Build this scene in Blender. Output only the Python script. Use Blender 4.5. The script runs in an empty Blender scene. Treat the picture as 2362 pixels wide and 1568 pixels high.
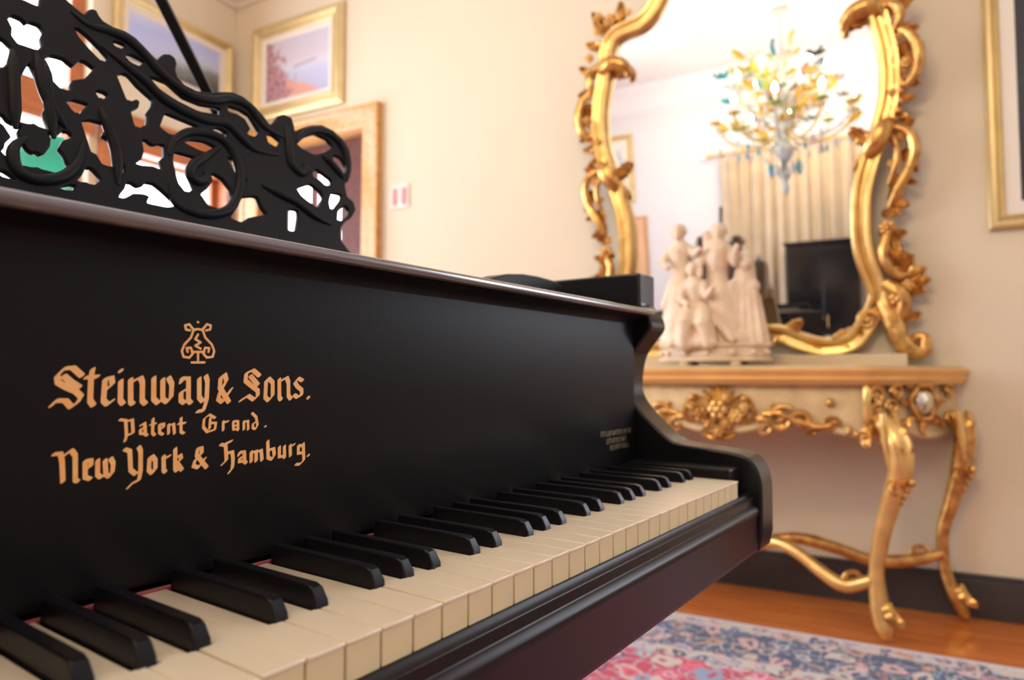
import bpy, bmesh, math, random
import numpy as np
from mathutils import Vector, Matrix, Quaternion
random.seed(7)
R = math.radians
scene = bpy.context.scene
C = scene.collection

# ------------------------------------------------------------------ camera
cd = bpy.data.cameras.new('camera'); cam = bpy.data.objects.new('camera', cd); C.objects.link(cam)
cd.sensor_width = 36.0; cd.lens = 24.0; cd.clip_start = 0.01
cam.location = (0, 0, 0.8585)
cam.rotation_euler = (R(90 + 2.908), 0, R(27.85 - 90))
cd.dof.use_dof = True; cd.dof.focus_distance = 0.52; cd.dof.aperture_fstop = 5.6
scene.camera = cam

# ------------------------------------------------------------------ daylight, colour management
w = bpy.data.worlds.new('sky'); scene.world = w; w.use_nodes = True
bg = w.node_tree.nodes['Background']
bg.inputs['Color'].default_value = (0.79, 0.86, 1.0, 1); bg.inputs['Strength'].default_value = 9.6
vs = scene.view_settings
vs.view_transform = 'Standard'; vs.look = 'None'; vs.exposure = 0.38; vs.gamma = 1.0; vs.use_curve_mapping = False
scene.cycles.use_denoising = True
scene.cycles.max_bounces = 10; scene.cycles.diffuse_bounces = 5; scene.cycles.glossy_bounces = 5
scene.cycles.transparent_max_bounces = 16
scene.cycles.caustics_reflective = False; scene.cycles.caustics_refractive = False
scene.cycles.sample_clamp_indirect = 6.0
BULB = 440.0

def portal(name, loc, rot, sx, sy):      # daylight sampling guide filling a window opening
    l = bpy.data.lights.new(name, 'AREA'); l.shape = 'RECTANGLE'; l.size = sx; l.size_y = sy
    l.cycles.is_portal = True
    o = bpy.data.objects.new(name, l); C.objects.link(o); o.location = loc; o.rotation_euler = rot
    return o

WX = 2.955      # wall with the mirror
FY = 3.565      # far wall with the windows
OX = -2.1       # wall behind the piano's bass side
NY = -2.6       # wall behind the player
CH = 3.5        # ceiling height
portal('daylight_window', (0.725, FY + 0.24, 1.95), (R(-90), 0, 0), 2.65, 2.1)
portal('daylight_side_window', (WX + 0.24, -1.85, 1.85), (0, R(90), 0), 2.1, 1.2)
portal('daylight_glass_door', (2.5, FY + 0.24, 1.05), (R(-90), 0, 0), 0.7, 2.1)

# ------------------------------------------------------------------ materials
MATS = {}
def mat(name, col, rough=0.5, metal=0.0, coat=0.0, var=0.0, vscale=8.0, bump=0.0, bscale=60.0, col2=None, emit=0.0, spec=0.5, alpha=1.0, trans=0.0, sheen=0.0, sss=0.0):
    if name in MATS: return MATS[name]
    m = bpy.data.materials.new(name); m.use_nodes = True
    nt = m.node_tree; b = nt.nodes['Principled BSDF']
    c = (*col, 1)
    b.inputs['Base Color'].default_value = c
    b.inputs['Roughness'].default_value = rough; b.inputs['Metallic'].default_value = metal
    b.inputs['Coat Weight'].default_value = coat; b.inputs['Coat Roughness'].default_value = 0.12
    b.inputs['Specular IOR Level'].default_value = spec
    b.inputs['Transmission Weight'].default_value = trans
    b.inputs['Sheen Weight'].default_value = sheen
    b.inputs['Alpha'].default_value = alpha
    if sss: b.inputs['Subsurface Weight'].default_value = sss; b.inputs['Subsurface Radius'].default_value = (0.01, 0.006, 0.004)
    tc = None
    if var > 0 or bump > 0: tc = nt.nodes.new('ShaderNodeTexCoord')
    if var > 0:
        n = nt.nodes.new('ShaderNodeTexNoise'); n.inputs['Scale'].default_value = vscale; n.inputs['Detail'].default_value = 5
        nt.links.new(tc.outputs['Object'], n.inputs['Vector'])
        mx = nt.nodes.new('ShaderNodeMix'); mx.data_type = 'RGBA'
        mx.inputs['A'].default_value = c
        mx.inputs['B'].default_value = (*(col2 if col2 else tuple(x * 0.6 for x in col)), 1)
        rp = nt.nodes.new('ShaderNodeMapRange'); rp.inputs['From Min'].default_value = 0.35; rp.inputs['From Max'].default_value = 0.7
        rp.inputs['To Max'].default_value = var
        nt.links.new(n.outputs['Fac'], rp.inputs['Value']); nt.links.new(rp.outputs['Result'], mx.inputs['Factor'])
        nt.links.new(mx.outputs['Result'], b.inputs['Base Color'])
    if bump > 0:
        n2 = nt.nodes.new('ShaderNodeTexNoise'); n2.inputs['Scale'].default_value = bscale; n2.inputs['Detail'].default_value = 3
        nt.links.new(tc.outputs['Object'], n2.inputs['Vector'])
        bp = nt.nodes.new('ShaderNodeBump'); bp.inputs['Strength'].default_value = bump; bp.inputs['Distance'].default_value = 0.01
        nt.links.new(n2.outputs['Fac'], bp.inputs['Height']); nt.links.new(bp.outputs['Normal'], b.inputs['Normal'])
    if emit:
        b.inputs['Emission Color'].default_value = c; b.inputs['Emission Strength'].default_value = emit
    MATS[name] = m
    return m

def wood(name, c1, c2, rough=0.35, scale=(1, 12, 12), coat=0.2):
    if name in MATS: return MATS[name]
    m = bpy.data.materials.new(name); m.use_nodes = True; nt = m.node_tree; b = nt.nodes['Principled BSDF']
    tc = nt.nodes.new('ShaderNodeTexCoord'); mp = nt.nodes.new('ShaderNodeMapping'); mp.inputs['Scale'].default_value = scale
    n = nt.nodes.new('ShaderNodeTexNoise'); n.inputs['Scale'].default_value = 3; n.inputs['Detail'].default_value = 6; n.inputs['Distortion'].default_value = 0.6
    r = nt.nodes.new('ShaderNodeValToRGB'); r.color_ramp.elements[0].position = 0.3; r.color_ramp.elements[1].position = 0.7
    r.color_ramp.elements[0].color = (*c1, 1); r.color_ramp.elements[1].color = (*c2, 1)
    nt.links.new(tc.outputs['Object'], mp.inputs['Vector']); nt.links.new(mp.outputs['Vector'], n.inputs['Vector'])
    nt.links.new(n.outputs['Fac'], r.inputs['Fac']); nt.links.new(r.outputs['Color'], b.inputs['Base Color'])
    b.inputs['Roughness'].default_value = rough; b.inputs['Coat Weight'].default_value = coat
    MATS[name] = m; return m

def pane_mat(name, tint=(1, 1, 1), gloss=0.06):
    if name in MATS: return MATS[name]
    m = bpy.data.materials.new(name); m.use_nodes = True; nt = m.node_tree; nt.nodes.clear()
    o = nt.nodes.new('ShaderNodeOutputMaterial'); t = nt.nodes.new('ShaderNodeBsdfTransparent'); t.inputs['Color'].default_value = (*tint, 1)
    g = nt.nodes.new('ShaderNodeBsdfGlossy'); g.inputs['Roughness'].default_value = 0.02
    x = nt.nodes.new('ShaderNodeMixShader'); x.inputs['Fac'].default_value = gloss
    nt.links.new(t.outputs[0], x.inputs[1]); nt.links.new(g.outputs[0], x.inputs[2]); nt.links.new(x.outputs[0], o.inputs['Surface'])
    MATS[name] = m; return m

def cloth_mat(name, col, translucent=0.3, var=0.2, vscale=3.0, col2=None):
    if name in MATS: return MATS[name]
    m = mat(name, col, rough=0.9, var=var, vscale=vscale, col2=col2, bump=0.15, bscale=400)
    nt = m.node_tree; b = nt.nodes['Principled BSDF']; o = [n for n in nt.nodes if n.type == 'OUTPUT_MATERIAL'][0]
    t = nt.nodes.new('ShaderNodeBsdfTranslucent'); t.inputs['Color'].default_value = (*col, 1)
    x = nt.nodes.new('ShaderNodeMixShader'); x.inputs['Fac'].default_value = translucent
    nt.links.new(b.outputs[0], x.inputs[1]); nt.links.new(t.outputs[0], x.inputs[2]); nt.links.new(x.outputs[0], o.inputs['Surface'])
    return m

EBONY = mat('satin_black_lacquer', (0.010, 0.010, 0.010), rough=0.40, spec=0.13, bump=0.02, bscale=220)
EBONY2 = mat('dark_brown_black_lacquer', (0.018, 0.011, 0.009), rough=0.30, spec=0.16, var=0.6, vscale=25, col2=(0.012, 0.009, 0.008))
FRET = mat('black_fretwork', (0.013, 0.013, 0.014), rough=0.45, spec=0.12)
IVORY = mat('aged_ivory', (0.86, 0.75, 0.54), rough=0.28, var=0.35, vscale=14, col2=(0.78, 0.65, 0.43), coat=0.15)
IVORYF = mat('yellowed_key_front', (0.76, 0.66, 0.36), rough=0.4, var=0.5, vscale=40, col2=(0.68, 0.60, 0.34))
BLACKKEY = mat('ebony_key', (0.008, 0.008, 0.010), rough=0.3, spec=0.22)
FELT = mat('crimson_felt', (0.45, 0.05, 0.07), rough=0.95, sheen=0.4)
GOLDLEAF = mat('gold_leaf_lettering', (1.0, 0.46, 0.13), rough=0.4, metal=0.1, var=0.6, vscale=90, col2=(1.0, 0.66, 0.30))
OLDGOLD = mat('worn_gold_transfer', (0.22, 0.17, 0.09), rough=0.5, metal=0.3)
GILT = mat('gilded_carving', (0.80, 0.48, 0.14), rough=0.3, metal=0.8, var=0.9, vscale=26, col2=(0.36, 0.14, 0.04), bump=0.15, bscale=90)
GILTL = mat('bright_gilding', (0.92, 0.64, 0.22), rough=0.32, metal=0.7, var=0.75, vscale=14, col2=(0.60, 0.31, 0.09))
GILTE = mat('gilt_edge', (0.88, 0.56, 0.19), rough=0.35, metal=0.35, var=0.5, vscale=9, col2=(0.72, 0.38, 0.11))
CREAMW = mat('cream_paint_gilt_wash', (0.72, 0.55, 0.27), rough=0.45, var=0.6, vscale=14, col2=(0.45, 0.30, 0.15))
MARBLE = mat('beige_marble', (0.66, 0.52, 0.31), rough=0.3, var=0.5, vscale=6, col2=(0.50, 0.39, 0.25), coat=0.2)
BISCUIT = mat('cream_pink_porcelain', (0.78, 0.64, 0.45), rough=0.42, var=0.7, vscale=16, col2=(0.62, 0.43, 0.28))
WALL = mat('warm_cream_wall_paint', (0.72, 0.63, 0.455), rough=0.85, bump=0.04, bscale=120, var=0.1, vscale=1.5, col2=(0.68, 0.59, 0.42))
WALLN = mat('grey_wall_paint', (0.42, 0.40, 0.38), rough=0.85)
WALLW = mat('white_wall_paint', (0.66, 0.67, 0.71), rough=0.85, bump=0.04, bscale=120)
CEIL = mat('white_ceiling_paint', (0.72, 0.72, 0.77), rough=0.9, bump=0.03, bscale=100)
CORN = mat('cream_plaster', (0.74, 0.66, 0.56), rough=0.8, bump=0.05, bscale=80)
BASEB = mat('dark_painted_baseboard', (0.045, 0.042, 0.04), rough=0.4, var=0.4, vscale=5)
PINE = wood('honey_wood', (0.50, 0.22, 0.05), (0.66, 0.36, 0.10), rough=0.32)
MAHOG = wood('red_brown_wood', (0.075, 0.013, 0.006), (0.14, 0.03, 0.012), rough=0.6, coat=0.0)
CHEST = wood('chestnut_wood', (0.36, 0.10, 0.03), (0.52, 0.18, 0.06), rough=0.45, coat=0.0)
FRAMEG = mat('pale_gilt_frame', (0.72, 0.56, 0.26), rough=0.38, metal=0.5, var=0.4, vscale=10)
LINER = mat('cream_frame_liner', (0.80, 0.74, 0.62), rough=0.7)
GLASS = pane_mat('window_glass')
BRONZE = mat('bronze_plate', (0.42, 0.26, 0.10), rough=0.4, metal=0.7)

# ------------------------------------------------------------------ mesh helpers
class MB:
    def __init__(s): s.v = []; s.f = []; s.m = []; s.cur = 0
    def add(s, vs_, fs):
        o = len(s.v); s.v += [tuple(p) for p in vs_]
        for f in fs: s.f.append(tuple(i + o for i in f)); s.m.append(s.cur)
    def box(s, x0, x1, y0, y1, z0, z1):
        s.add([(x0,y0,z0),(x1,y0,z0),(x1,y1,z0),(x0,y1,z0),(x0,y0,z1),(x1,y0,z1),(x1,y1,z1),(x0,y1,z1)],
              [(0,3,2,1),(4,5,6,7),(0,1,5,4),(1,2,6,5),(2,3,7,6),(3,0,4,7)])
    def prism(s, poly, fn, a, b):           # poly of 2-D points, fn(p, h) -> 3-D
        n = len(poly)
        s.add([fn(p, a) for p in poly] + [fn(p, b) for p in poly],
              [tuple(range(n))[::-1], tuple(range(n, 2*n))] + [(i, (i+1) % n, n + (i+1) % n, n + i) for i in range(n)])
    def tube(s, pts, rad, n=10, cap=True, up=None, flat=1.0):
        pts = [Vector(p) for p in pts]; k = len(pts)
        if not hasattr(rad, '__len__'): rad = [rad] * k
        T = []
        for i in range(k):
            t = pts[min(i+1, k-1)] - pts[max(i-1, 0)]; T.append(t.normalized() if t.length > 1e-9 else Vector((0,0,1)))
        u = Vector(up) if up else (Vector((0,0,1)) if abs(T[0].z) < 0.9 else Vector((1,0,0)))
        u = (u - T[0] * u.dot(T[0])).normalized()
        vs_ = []
        for i in range(k):
            if i: 
                q = T[i-1].rotation_difference(T[i]); u = (q @ u); u = (u - T[i]*u.dot(T[i])).normalized()
            v = T[i].cross(u)
            for j in range(n):
                a = 2*math.pi*j/n
                vs_.append(pts[i] + (u*math.cos(a)*flat + v*math.sin(a)) * rad[i])
        fs = [(i*n+j, i*n+(j+1)%n, (i+1)*n+(j+1)%n, (i+1)*n+j) for i in range(k-1) for j in range(n)]
        if cap: fs += [tuple(range(n))[::-1], tuple(range((k-1)*n, k*n))]
        s.add(vs_, fs)
    def ball(s, c, r, n=10, sc=(1,1,1), rot=None):
        c = Vector(c); vs_ = []; fs = []; m = max(4, n//2 + 1)
        for i in range(m+1):
            for j in range(n):
                th = math.pi*i/m; ph = 2*math.pi*j/n
                p = Vector((math.sin(th)*math.cos(ph)*sc[0], math.sin(th)*math.sin(ph)*sc[1], math.cos(th)*sc[2])) * r
                if rot: p = rot @ p
                vs_.append(c + p)
        for i in range(m):
            for j in range(n): fs.append((i*n+j, (i+1)*n+j, (i+1)*n+(j+1)%n, i*n+(j+1)%n))
        s.add(vs_, fs)
    def lathe(s, prof, c=(0,0,0), n=20):
        vs_ = []; k = len(prof)
        for r, z in prof:
            for j in range(n):
                a = 2*math.pi*j/n; vs_.append((c[0]+r*math.cos(a), c[1]+r*math.sin(a), c[2]+z))
        fs = [(i*n+j, i*n+(j+1)%n, (i+1)*n+(j+1)%n, (i+1)*n+j) for i in range(k-1) for j in range(n)]
        fs += [tuple(range(n))[::-1], tuple(range((k-1)*n, k*n))]
        s.add(vs_, fs)
    def sweep(s, path, prof, closed=False, nrm=(0,0,1)):
        """profile (side, height) swept along a path lying in the plane with normal nrm"""
        P = [Vector(p) for p in path]; k = len(P); N = Vector(nrm).normalized(); m = len(prof); vs_ = []
        for i in range(k):
            a = P[(i-1) % k] if closed else P[max(i-1,0)]; b = P[(i+1) % k] if closed else P[min(i+1,k-1)]
            d1 = (P[i]-a); d2 = (b-P[i])
            d1 = d1.normalized() if d1.length > 1e-9 else d2.normalized(); d2 = d2.normalized() if d2.length > 1e-9 else d1
            t = (d1+d2).normalized(); sd = N.cross(t); 
            c_ = max(0.5, math.sqrt(max(0.0, (1 + d1.dot(d2)) / 2)))
            for a_, h_ in prof: vs_.append(P[i] + sd*(a_/c_) + N*h_)
        fs = []
        for i in range(k if closed else k-1):
            i2 = (i+1) % k
            for j in range(m): fs.append((i*m+j, i*m+(j+1)%m, i2*m+(j+1)%m, i2*m+j))
        if not closed: fs += [tuple(range(m))[::-1], tuple(range((k-1)*m, k*m))]
        s.add(vs_, fs)
    def leaf(s, base, d, nrm, L, W, curl=0.6, lobes=4, thick=0.004, rows=14):
        """acanthus-like leaf: starts at base, runs along d, curls towards nrm"""
        d = Vector(d).normalized(); N = Vector(nrm); N = (N - d*N.dot(d)).normalized(); S = d.cross(N)
        vs_ = []; cols = 7; p = Vector(base); ang = -0.25
        ctr = []
        for i in range(rows+1):
            t = i/rows
            ctr.append((p.copy(), ang)); ang = -0.25 + curl*2.6*t*t
            p = p + (d*math.cos(ang) + N*math.sin(ang)) * (L/rows)
        for side in (0, 1):
            for i, (q, a) in enumerate(ctr):
                t = i/rows; nn = N*math.cos(a) - d*math.sin(a)
                wd = W * (math.sin(math.pi*min(1, 0.12+t*0.88))**0.7) * (0.78 + 0.22*abs(math.sin(lobes*math.pi*t))) if t < 1 else W*0.08
                for j in range(cols):
                    u = (j/(cols-1)) * 2 - 1
                    h = 0.30*W*(1-abs(u))**0.8 + 0.12*W*math.cos(3*math.pi*u) - (thick*1.5 if side else 0)
                    vs_.append(q + S*(u*wd) + nn*h)
        n1 = (rows+1)*cols; fs = []
        for i in range(rows):
            for j in range(cols-1):
                a = i*cols+j; fs.append((a, a+1, a+cols+1, a+cols)); fs.append((n1+a, n1+a+cols, n1+a+cols+1, n1+a+1))
        for i in range(rows):
            for j in (0, cols-1):
                a = i*cols+j; fs.append((a, a+cols, n1+a+cols, n1+a))
        s.add(vs_, fs)
    def scroll(s, c, e1, e2, r0, turns, t0, t1, a0=0.0, n=8, hand=1, lift=0.0):
        """spiral volute in plane e1,e2 ending in a boss at c"""
        c = Vector(c); e1 = Vector(e1).normalized(); e2 = Vector(e2).normalized(); N = e1.cross(e2); k = int(16*turns)+2; pts = []; rr = []
        for i in range(k):
            t = i/(k-1); a = a0 + hand*2*math.pi*turns*t; r = r0*(1-t)**0.8 + t1*0.6
            pts.append(c + e1*math.cos(a)*r + e2*math.sin(a)*r + N*lift*t); rr.append(t0 + (t1-t0)*t)
        s.tube(pts, rr, n=n); s.ball(c + N*lift, t1*1.5, 8)
    def mesh(s, name, mats, smooth=40, off=None):
        me = bpy.data.meshes.new(name)
        v = s.v if off is None else [(a+off[0], b+off[1], c+off[2]) for a, b, c in s.v]
        me.from_pydata(v, [], s.f)
        for m_ in (mats if isinstance(mats, (list, tuple)) else [mats]): me.materials.append(m_)
        me.polygons.foreach_set('material_index', s.m)
        bm = bmesh.new(); bm.from_mesh(me); bmesh.ops.recalc_face_normals(bm, faces=bm.faces); bm.to_mesh(me); bm.free()
        if smooth:
            me.polygons.foreach_set('use_smooth', [True]*len(me.polygons)); me.set_sharp_from_angle(angle=R(smooth))
        me.update(); return me
    def build(s, name, mats, parent=None, smooth=40, off=None):
        return place(name, s.mesh(name, mats, smooth, off), parent)

def place(name, me, parent=None, loc=None):
    o = bpy.data.objects.new(name, me); C.objects.link(o)
    if parent: o.parent = parent
    if loc is not None: o.location = loc
    return o
def tag(o, label=None, cat=None, group=None, kind=None):
    if label: o['label'] = label
    if cat: o['category'] = cat
    if group: o['group'] = group
    if kind: o['kind'] = kind
    return o
def empty(name, loc=(0,0,0), rz=0.0, **k):
    o = bpy.data.objects.new(name, None); C.objects.link(o); o.location = loc; o.rotation_euler = (0,0,rz); o.empty_display_size = 0.1
    return tag(o, **k)
def struct(name, mb, m, parent=None, smooth=40):
    o = mb.build(name, m, parent, smooth)
    if not parent: o['kind'] = 'structure'
    return o
def bevel(o, w_, seg=2):
    b = o.modifiers.new('bevel', 'BEVEL'); b.width = w_; b.segments = seg; b.limit_method = 'ANGLE'; b.angle_limit = R(40); return o
def catmull(pts, sub=6, closed=False):
    P = [Vector(p) for p in pts]; n = len(P); out = []
    for i in range(n if closed else n-1):
        g = (lambda k: P[k % n]) if closed else (lambda k: P[max(0, min(n-1, k))])
        p0, p1, p2, p3 = g(i-1), g(i), g(i+1), g(i+2)
        for j in range(sub):
            t = j/sub
            out.append(0.5*((2*p1) + (p2-p0)*t + (2*p0-5*p1+4*p2-p3)*t*t + (3*p1-p0-3*p2+p3)*t**3))
    if not closed: out.append(P[-1])
    return out
def lerp_list(vals, m):
    return [float(x) for x in np.interp(np.linspace(0, 1, m), np.linspace(0, 1, len(vals)), vals)]

# --- traced outlines: signed fields -> contours -> extruded plates
def poly_sdf(X, Y, poly):
    P = np.array(poly, float); n = len(P); d = np.full(X.shape, 1e9); inside = np.zeros(X.shape, bool)
    for i in range(n):
        a = P[i]; b = P[i-1]; e = b - a; wx_ = X-a[0]; wy_ = Y-a[1]
        t = np.clip((wx_*e[0]+wy_*e[1]) / max(1e-12, e@e), 0, 1)
        d = np.minimum(d, (wx_-e[0]*t)**2 + (wy_-e[1]*t)**2)
        c1 = (Y >= a[1]) != (Y >= b[1])
        xx = a[0] + (Y-a[1]) * (e[0] / (e[1] if abs(e[1]) > 1e-12 else 1e-12))
        inside ^= c1 & (X < xx)
    d = np.sqrt(d); return np.where(inside, d, -d)       # positive inside
def stroke_field(X, Y, lines, a, b, ang):
    ca, sa = math.cos(ang), math.sin(ang)
    U = (X*ca+Y*sa)/a; V = (-X*sa+Y*ca)/b; f = np.full(X.shape, 1e9)
    for L in lines:
        Q = [((x*ca+y*sa)/a, (-x*sa+y*ca)/b) for x, y in L]
        for (x0, y0), (x1, y1) in zip(Q[:-1], Q[1:]):
            ex, ey = x1-x0, y1-y0; t = np.clip(((U-x0)*ex+(V-y0)*ey)/max(1e-9, ex*ex+ey*ey), 0, 1)
            f = np.minimum(f, (U-x0-ex*t)**2+(V-y0-ey*t)**2)
    return 1 - np.sqrt(f)
def contours(F, x0, y0, h):
    F = np.pad(F, 1, constant_values=-1e3 if F.min() < -1 else -1.0); x0 -= h; y0 -= h
    ny, nx = F.shape; S = F > 0; nxt = {}
    def ip(p, q):
        a, b = F[p], F[q]; t = a/(a-b) if a != b else .5; t = min(.98, max(.02, t)) if abs(a) < 100 and abs(b) < 100 else .5
        return (x0+(p[1]+(q[1]-p[1])*t)*h, y0+(p[0]+(q[0]-p[0])*t)*h)
    code = S[:-1,:-1]*1 + S[:-1,1:]*2 + S[1:,1:]*4 + S[1:,:-1]*8
    js, is_ = np.nonzero((code > 0) & (code < 15))
    tbl = {1:[(3,0)],2:[(0,1)],3:[(3,1)],4:[(1,2)],5:[(3,0),(1,2)],6:[(0,2)],7:[(3,2)],8:[(2,3)],9:[(2,0)],10:[(0,1),(2,3)],11:[(2,1)],12:[(1,3)],13:[(1,0)],14:[(0,3)]}
    pos = {}
    for j, i in zip(js.tolist(), is_.tolist()):
        ed = [((j,i),(j,i+1)), ((j,i+1),(j+1,i+1)), ((j+1,i),(j+1,i+1)), ((j,i),(j+1,i))]
        for a, b in tbl[int(code[j,i])]:
            nxt[ed[a]] = ed[b]
            for e in (ed[a], ed[b]):
                if e not in pos: pos[e] = ip(*e)
    loops = []
    while nxt:
        k = next(iter(nxt)); L = []
        while k in nxt: L.append(pos[k]); k = nxt.pop(k)
        if len(L) > 5: loops.append(L)
    return loops
def thin(L, tol):
    out = [L[0]]
    i = 0
    while i < len(L)-1:
        j = min(i+12, len(L)-1)
        while j > i+1:
            a = np.array(L[i]); b = np.array(L[j]); e = b-a; n = np.hypot(*e) + 1e-12
            M = np.array(L[i+1:j]) - a
            if np.abs(M[:,0]*e[1]-M[:,1]*e[0]).max()/n < tol: break
            j -= 1
        out.append(L[j]); i = j
    return out[:-1] if len(out) > 4 else out
def plate(name, loops, t, bev, m, parent, M4):
    """outlines (even-odd holes) -> plate of thickness t with rounded edges, placed by matrix M4"""
    cu = bpy.data.curves.new(name, 'CURVE'); cu.dimensions = '2D'; cu.fill_mode = 'BOTH'; cu.extrude = max(0, t/2-bev); cu.bevel_depth = bev; cu.bevel_resolution = 1; cu.offset = -bev
    for L in loops:
        sp = cu.splines.new('POLY'); sp.points.add(len(L)-1); sp.use_cyclic_u = True
        sp.points.foreach_set('co', [c for x, y in L for c in (x, y, 0, 1)])
    ob = bpy.data.objects.new(name, cu); C.objects.link(ob)
    dg = bpy.context.evaluated_depsgraph_get(); dg.update()
    me = bpy.data.meshes.new_from_object(ob.evaluated_get(dg)); bpy.data.objects.remove(ob); bpy.data.curves.remove(cu)
    me.transform(M4); me.materials.clear(); me.materials.append(m)
    me.polygons.foreach_set('use_smooth', [True]*len(me.polygons)); me.set_sharp_from_angle(angle=R(50)); me.name = name
    return place(name, me, parent)
def remesh(o, vox, smooth=4, fac=0.5):
    r = o.modifiers.new('remesh', 'REMESH'); r.mode = 'VOXEL'; r.voxel_size = vox
    s_ = o.modifiers.new('smooth', 'SMOOTH'); s_.iterations = smooth; s_.factor = fac
    dg = bpy.context.evaluated_depsgraph_get(); dg.update()
    me = bpy.data.meshes.new_from_object(o.evaluated_get(dg)); old = o.data; mm = old.materials[0]; o.modifiers.clear(); o.data = me
    if not me.materials: me.materials.append(mm)
    me.polygons.foreach_set('use_smooth', [True]*len(me.polygons)); bpy.data.meshes.remove(old); me.name = o.name
    return o
# --- traced shapes (metres, in the plane of the part they belong to)
DESK_OUTER=[(0.037,0.2579),(0.0443,0.2528),(0.0541,0.2474),(0.058,0.2545),(0.0623,0.2588),(0.0672,0.2592),(0.0693,0.2533),(0.0728,0.2486),(0.0826,0.2464),(0.0956,0.2471),(0.1058,0.2437),(0.1158,0.2355),(0.1231,0.2283),(0.1276,0.2249),(0.1306,0.2304),(0.1362,0.2367),(0.144,0.2396),(0.1497,0.2363),(0.1507,0.2294),(0.1479,0.2206),(0.1496,0.2114),(0.1558,0.2054),(0.1705,0.2026),(0.186,0.2061),(0.2001,0.2127),(0.2188,0.2194),(0.2335,0.2186),(0.2481,0.2111),(0.259,0.2008),(0.2675,0.1906),(0.2759,0.1991),(0.2814,0.2085),(0.2927,0.2146),(0.3042,0.2131),(0.3061,0.2022),(0.3056,0.1937),(0.3183,0.203),(0.3366,0.2136),(0.3547,0.2196),(0.374,0.2178),(0.3901,0.2085),(0.3994,0.1954),(0.3998,0.1783),(0.3955,0.158),(0.3847,0.1445),(0.3784,0.1329),(0.3789,0.1165),(0.3893,0.1103),(0.3907,0.0987),(0.3799,0.0847),(0.3665,0.0756),(0.3566,0.0642),(0.3531,0.0472)]
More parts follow.
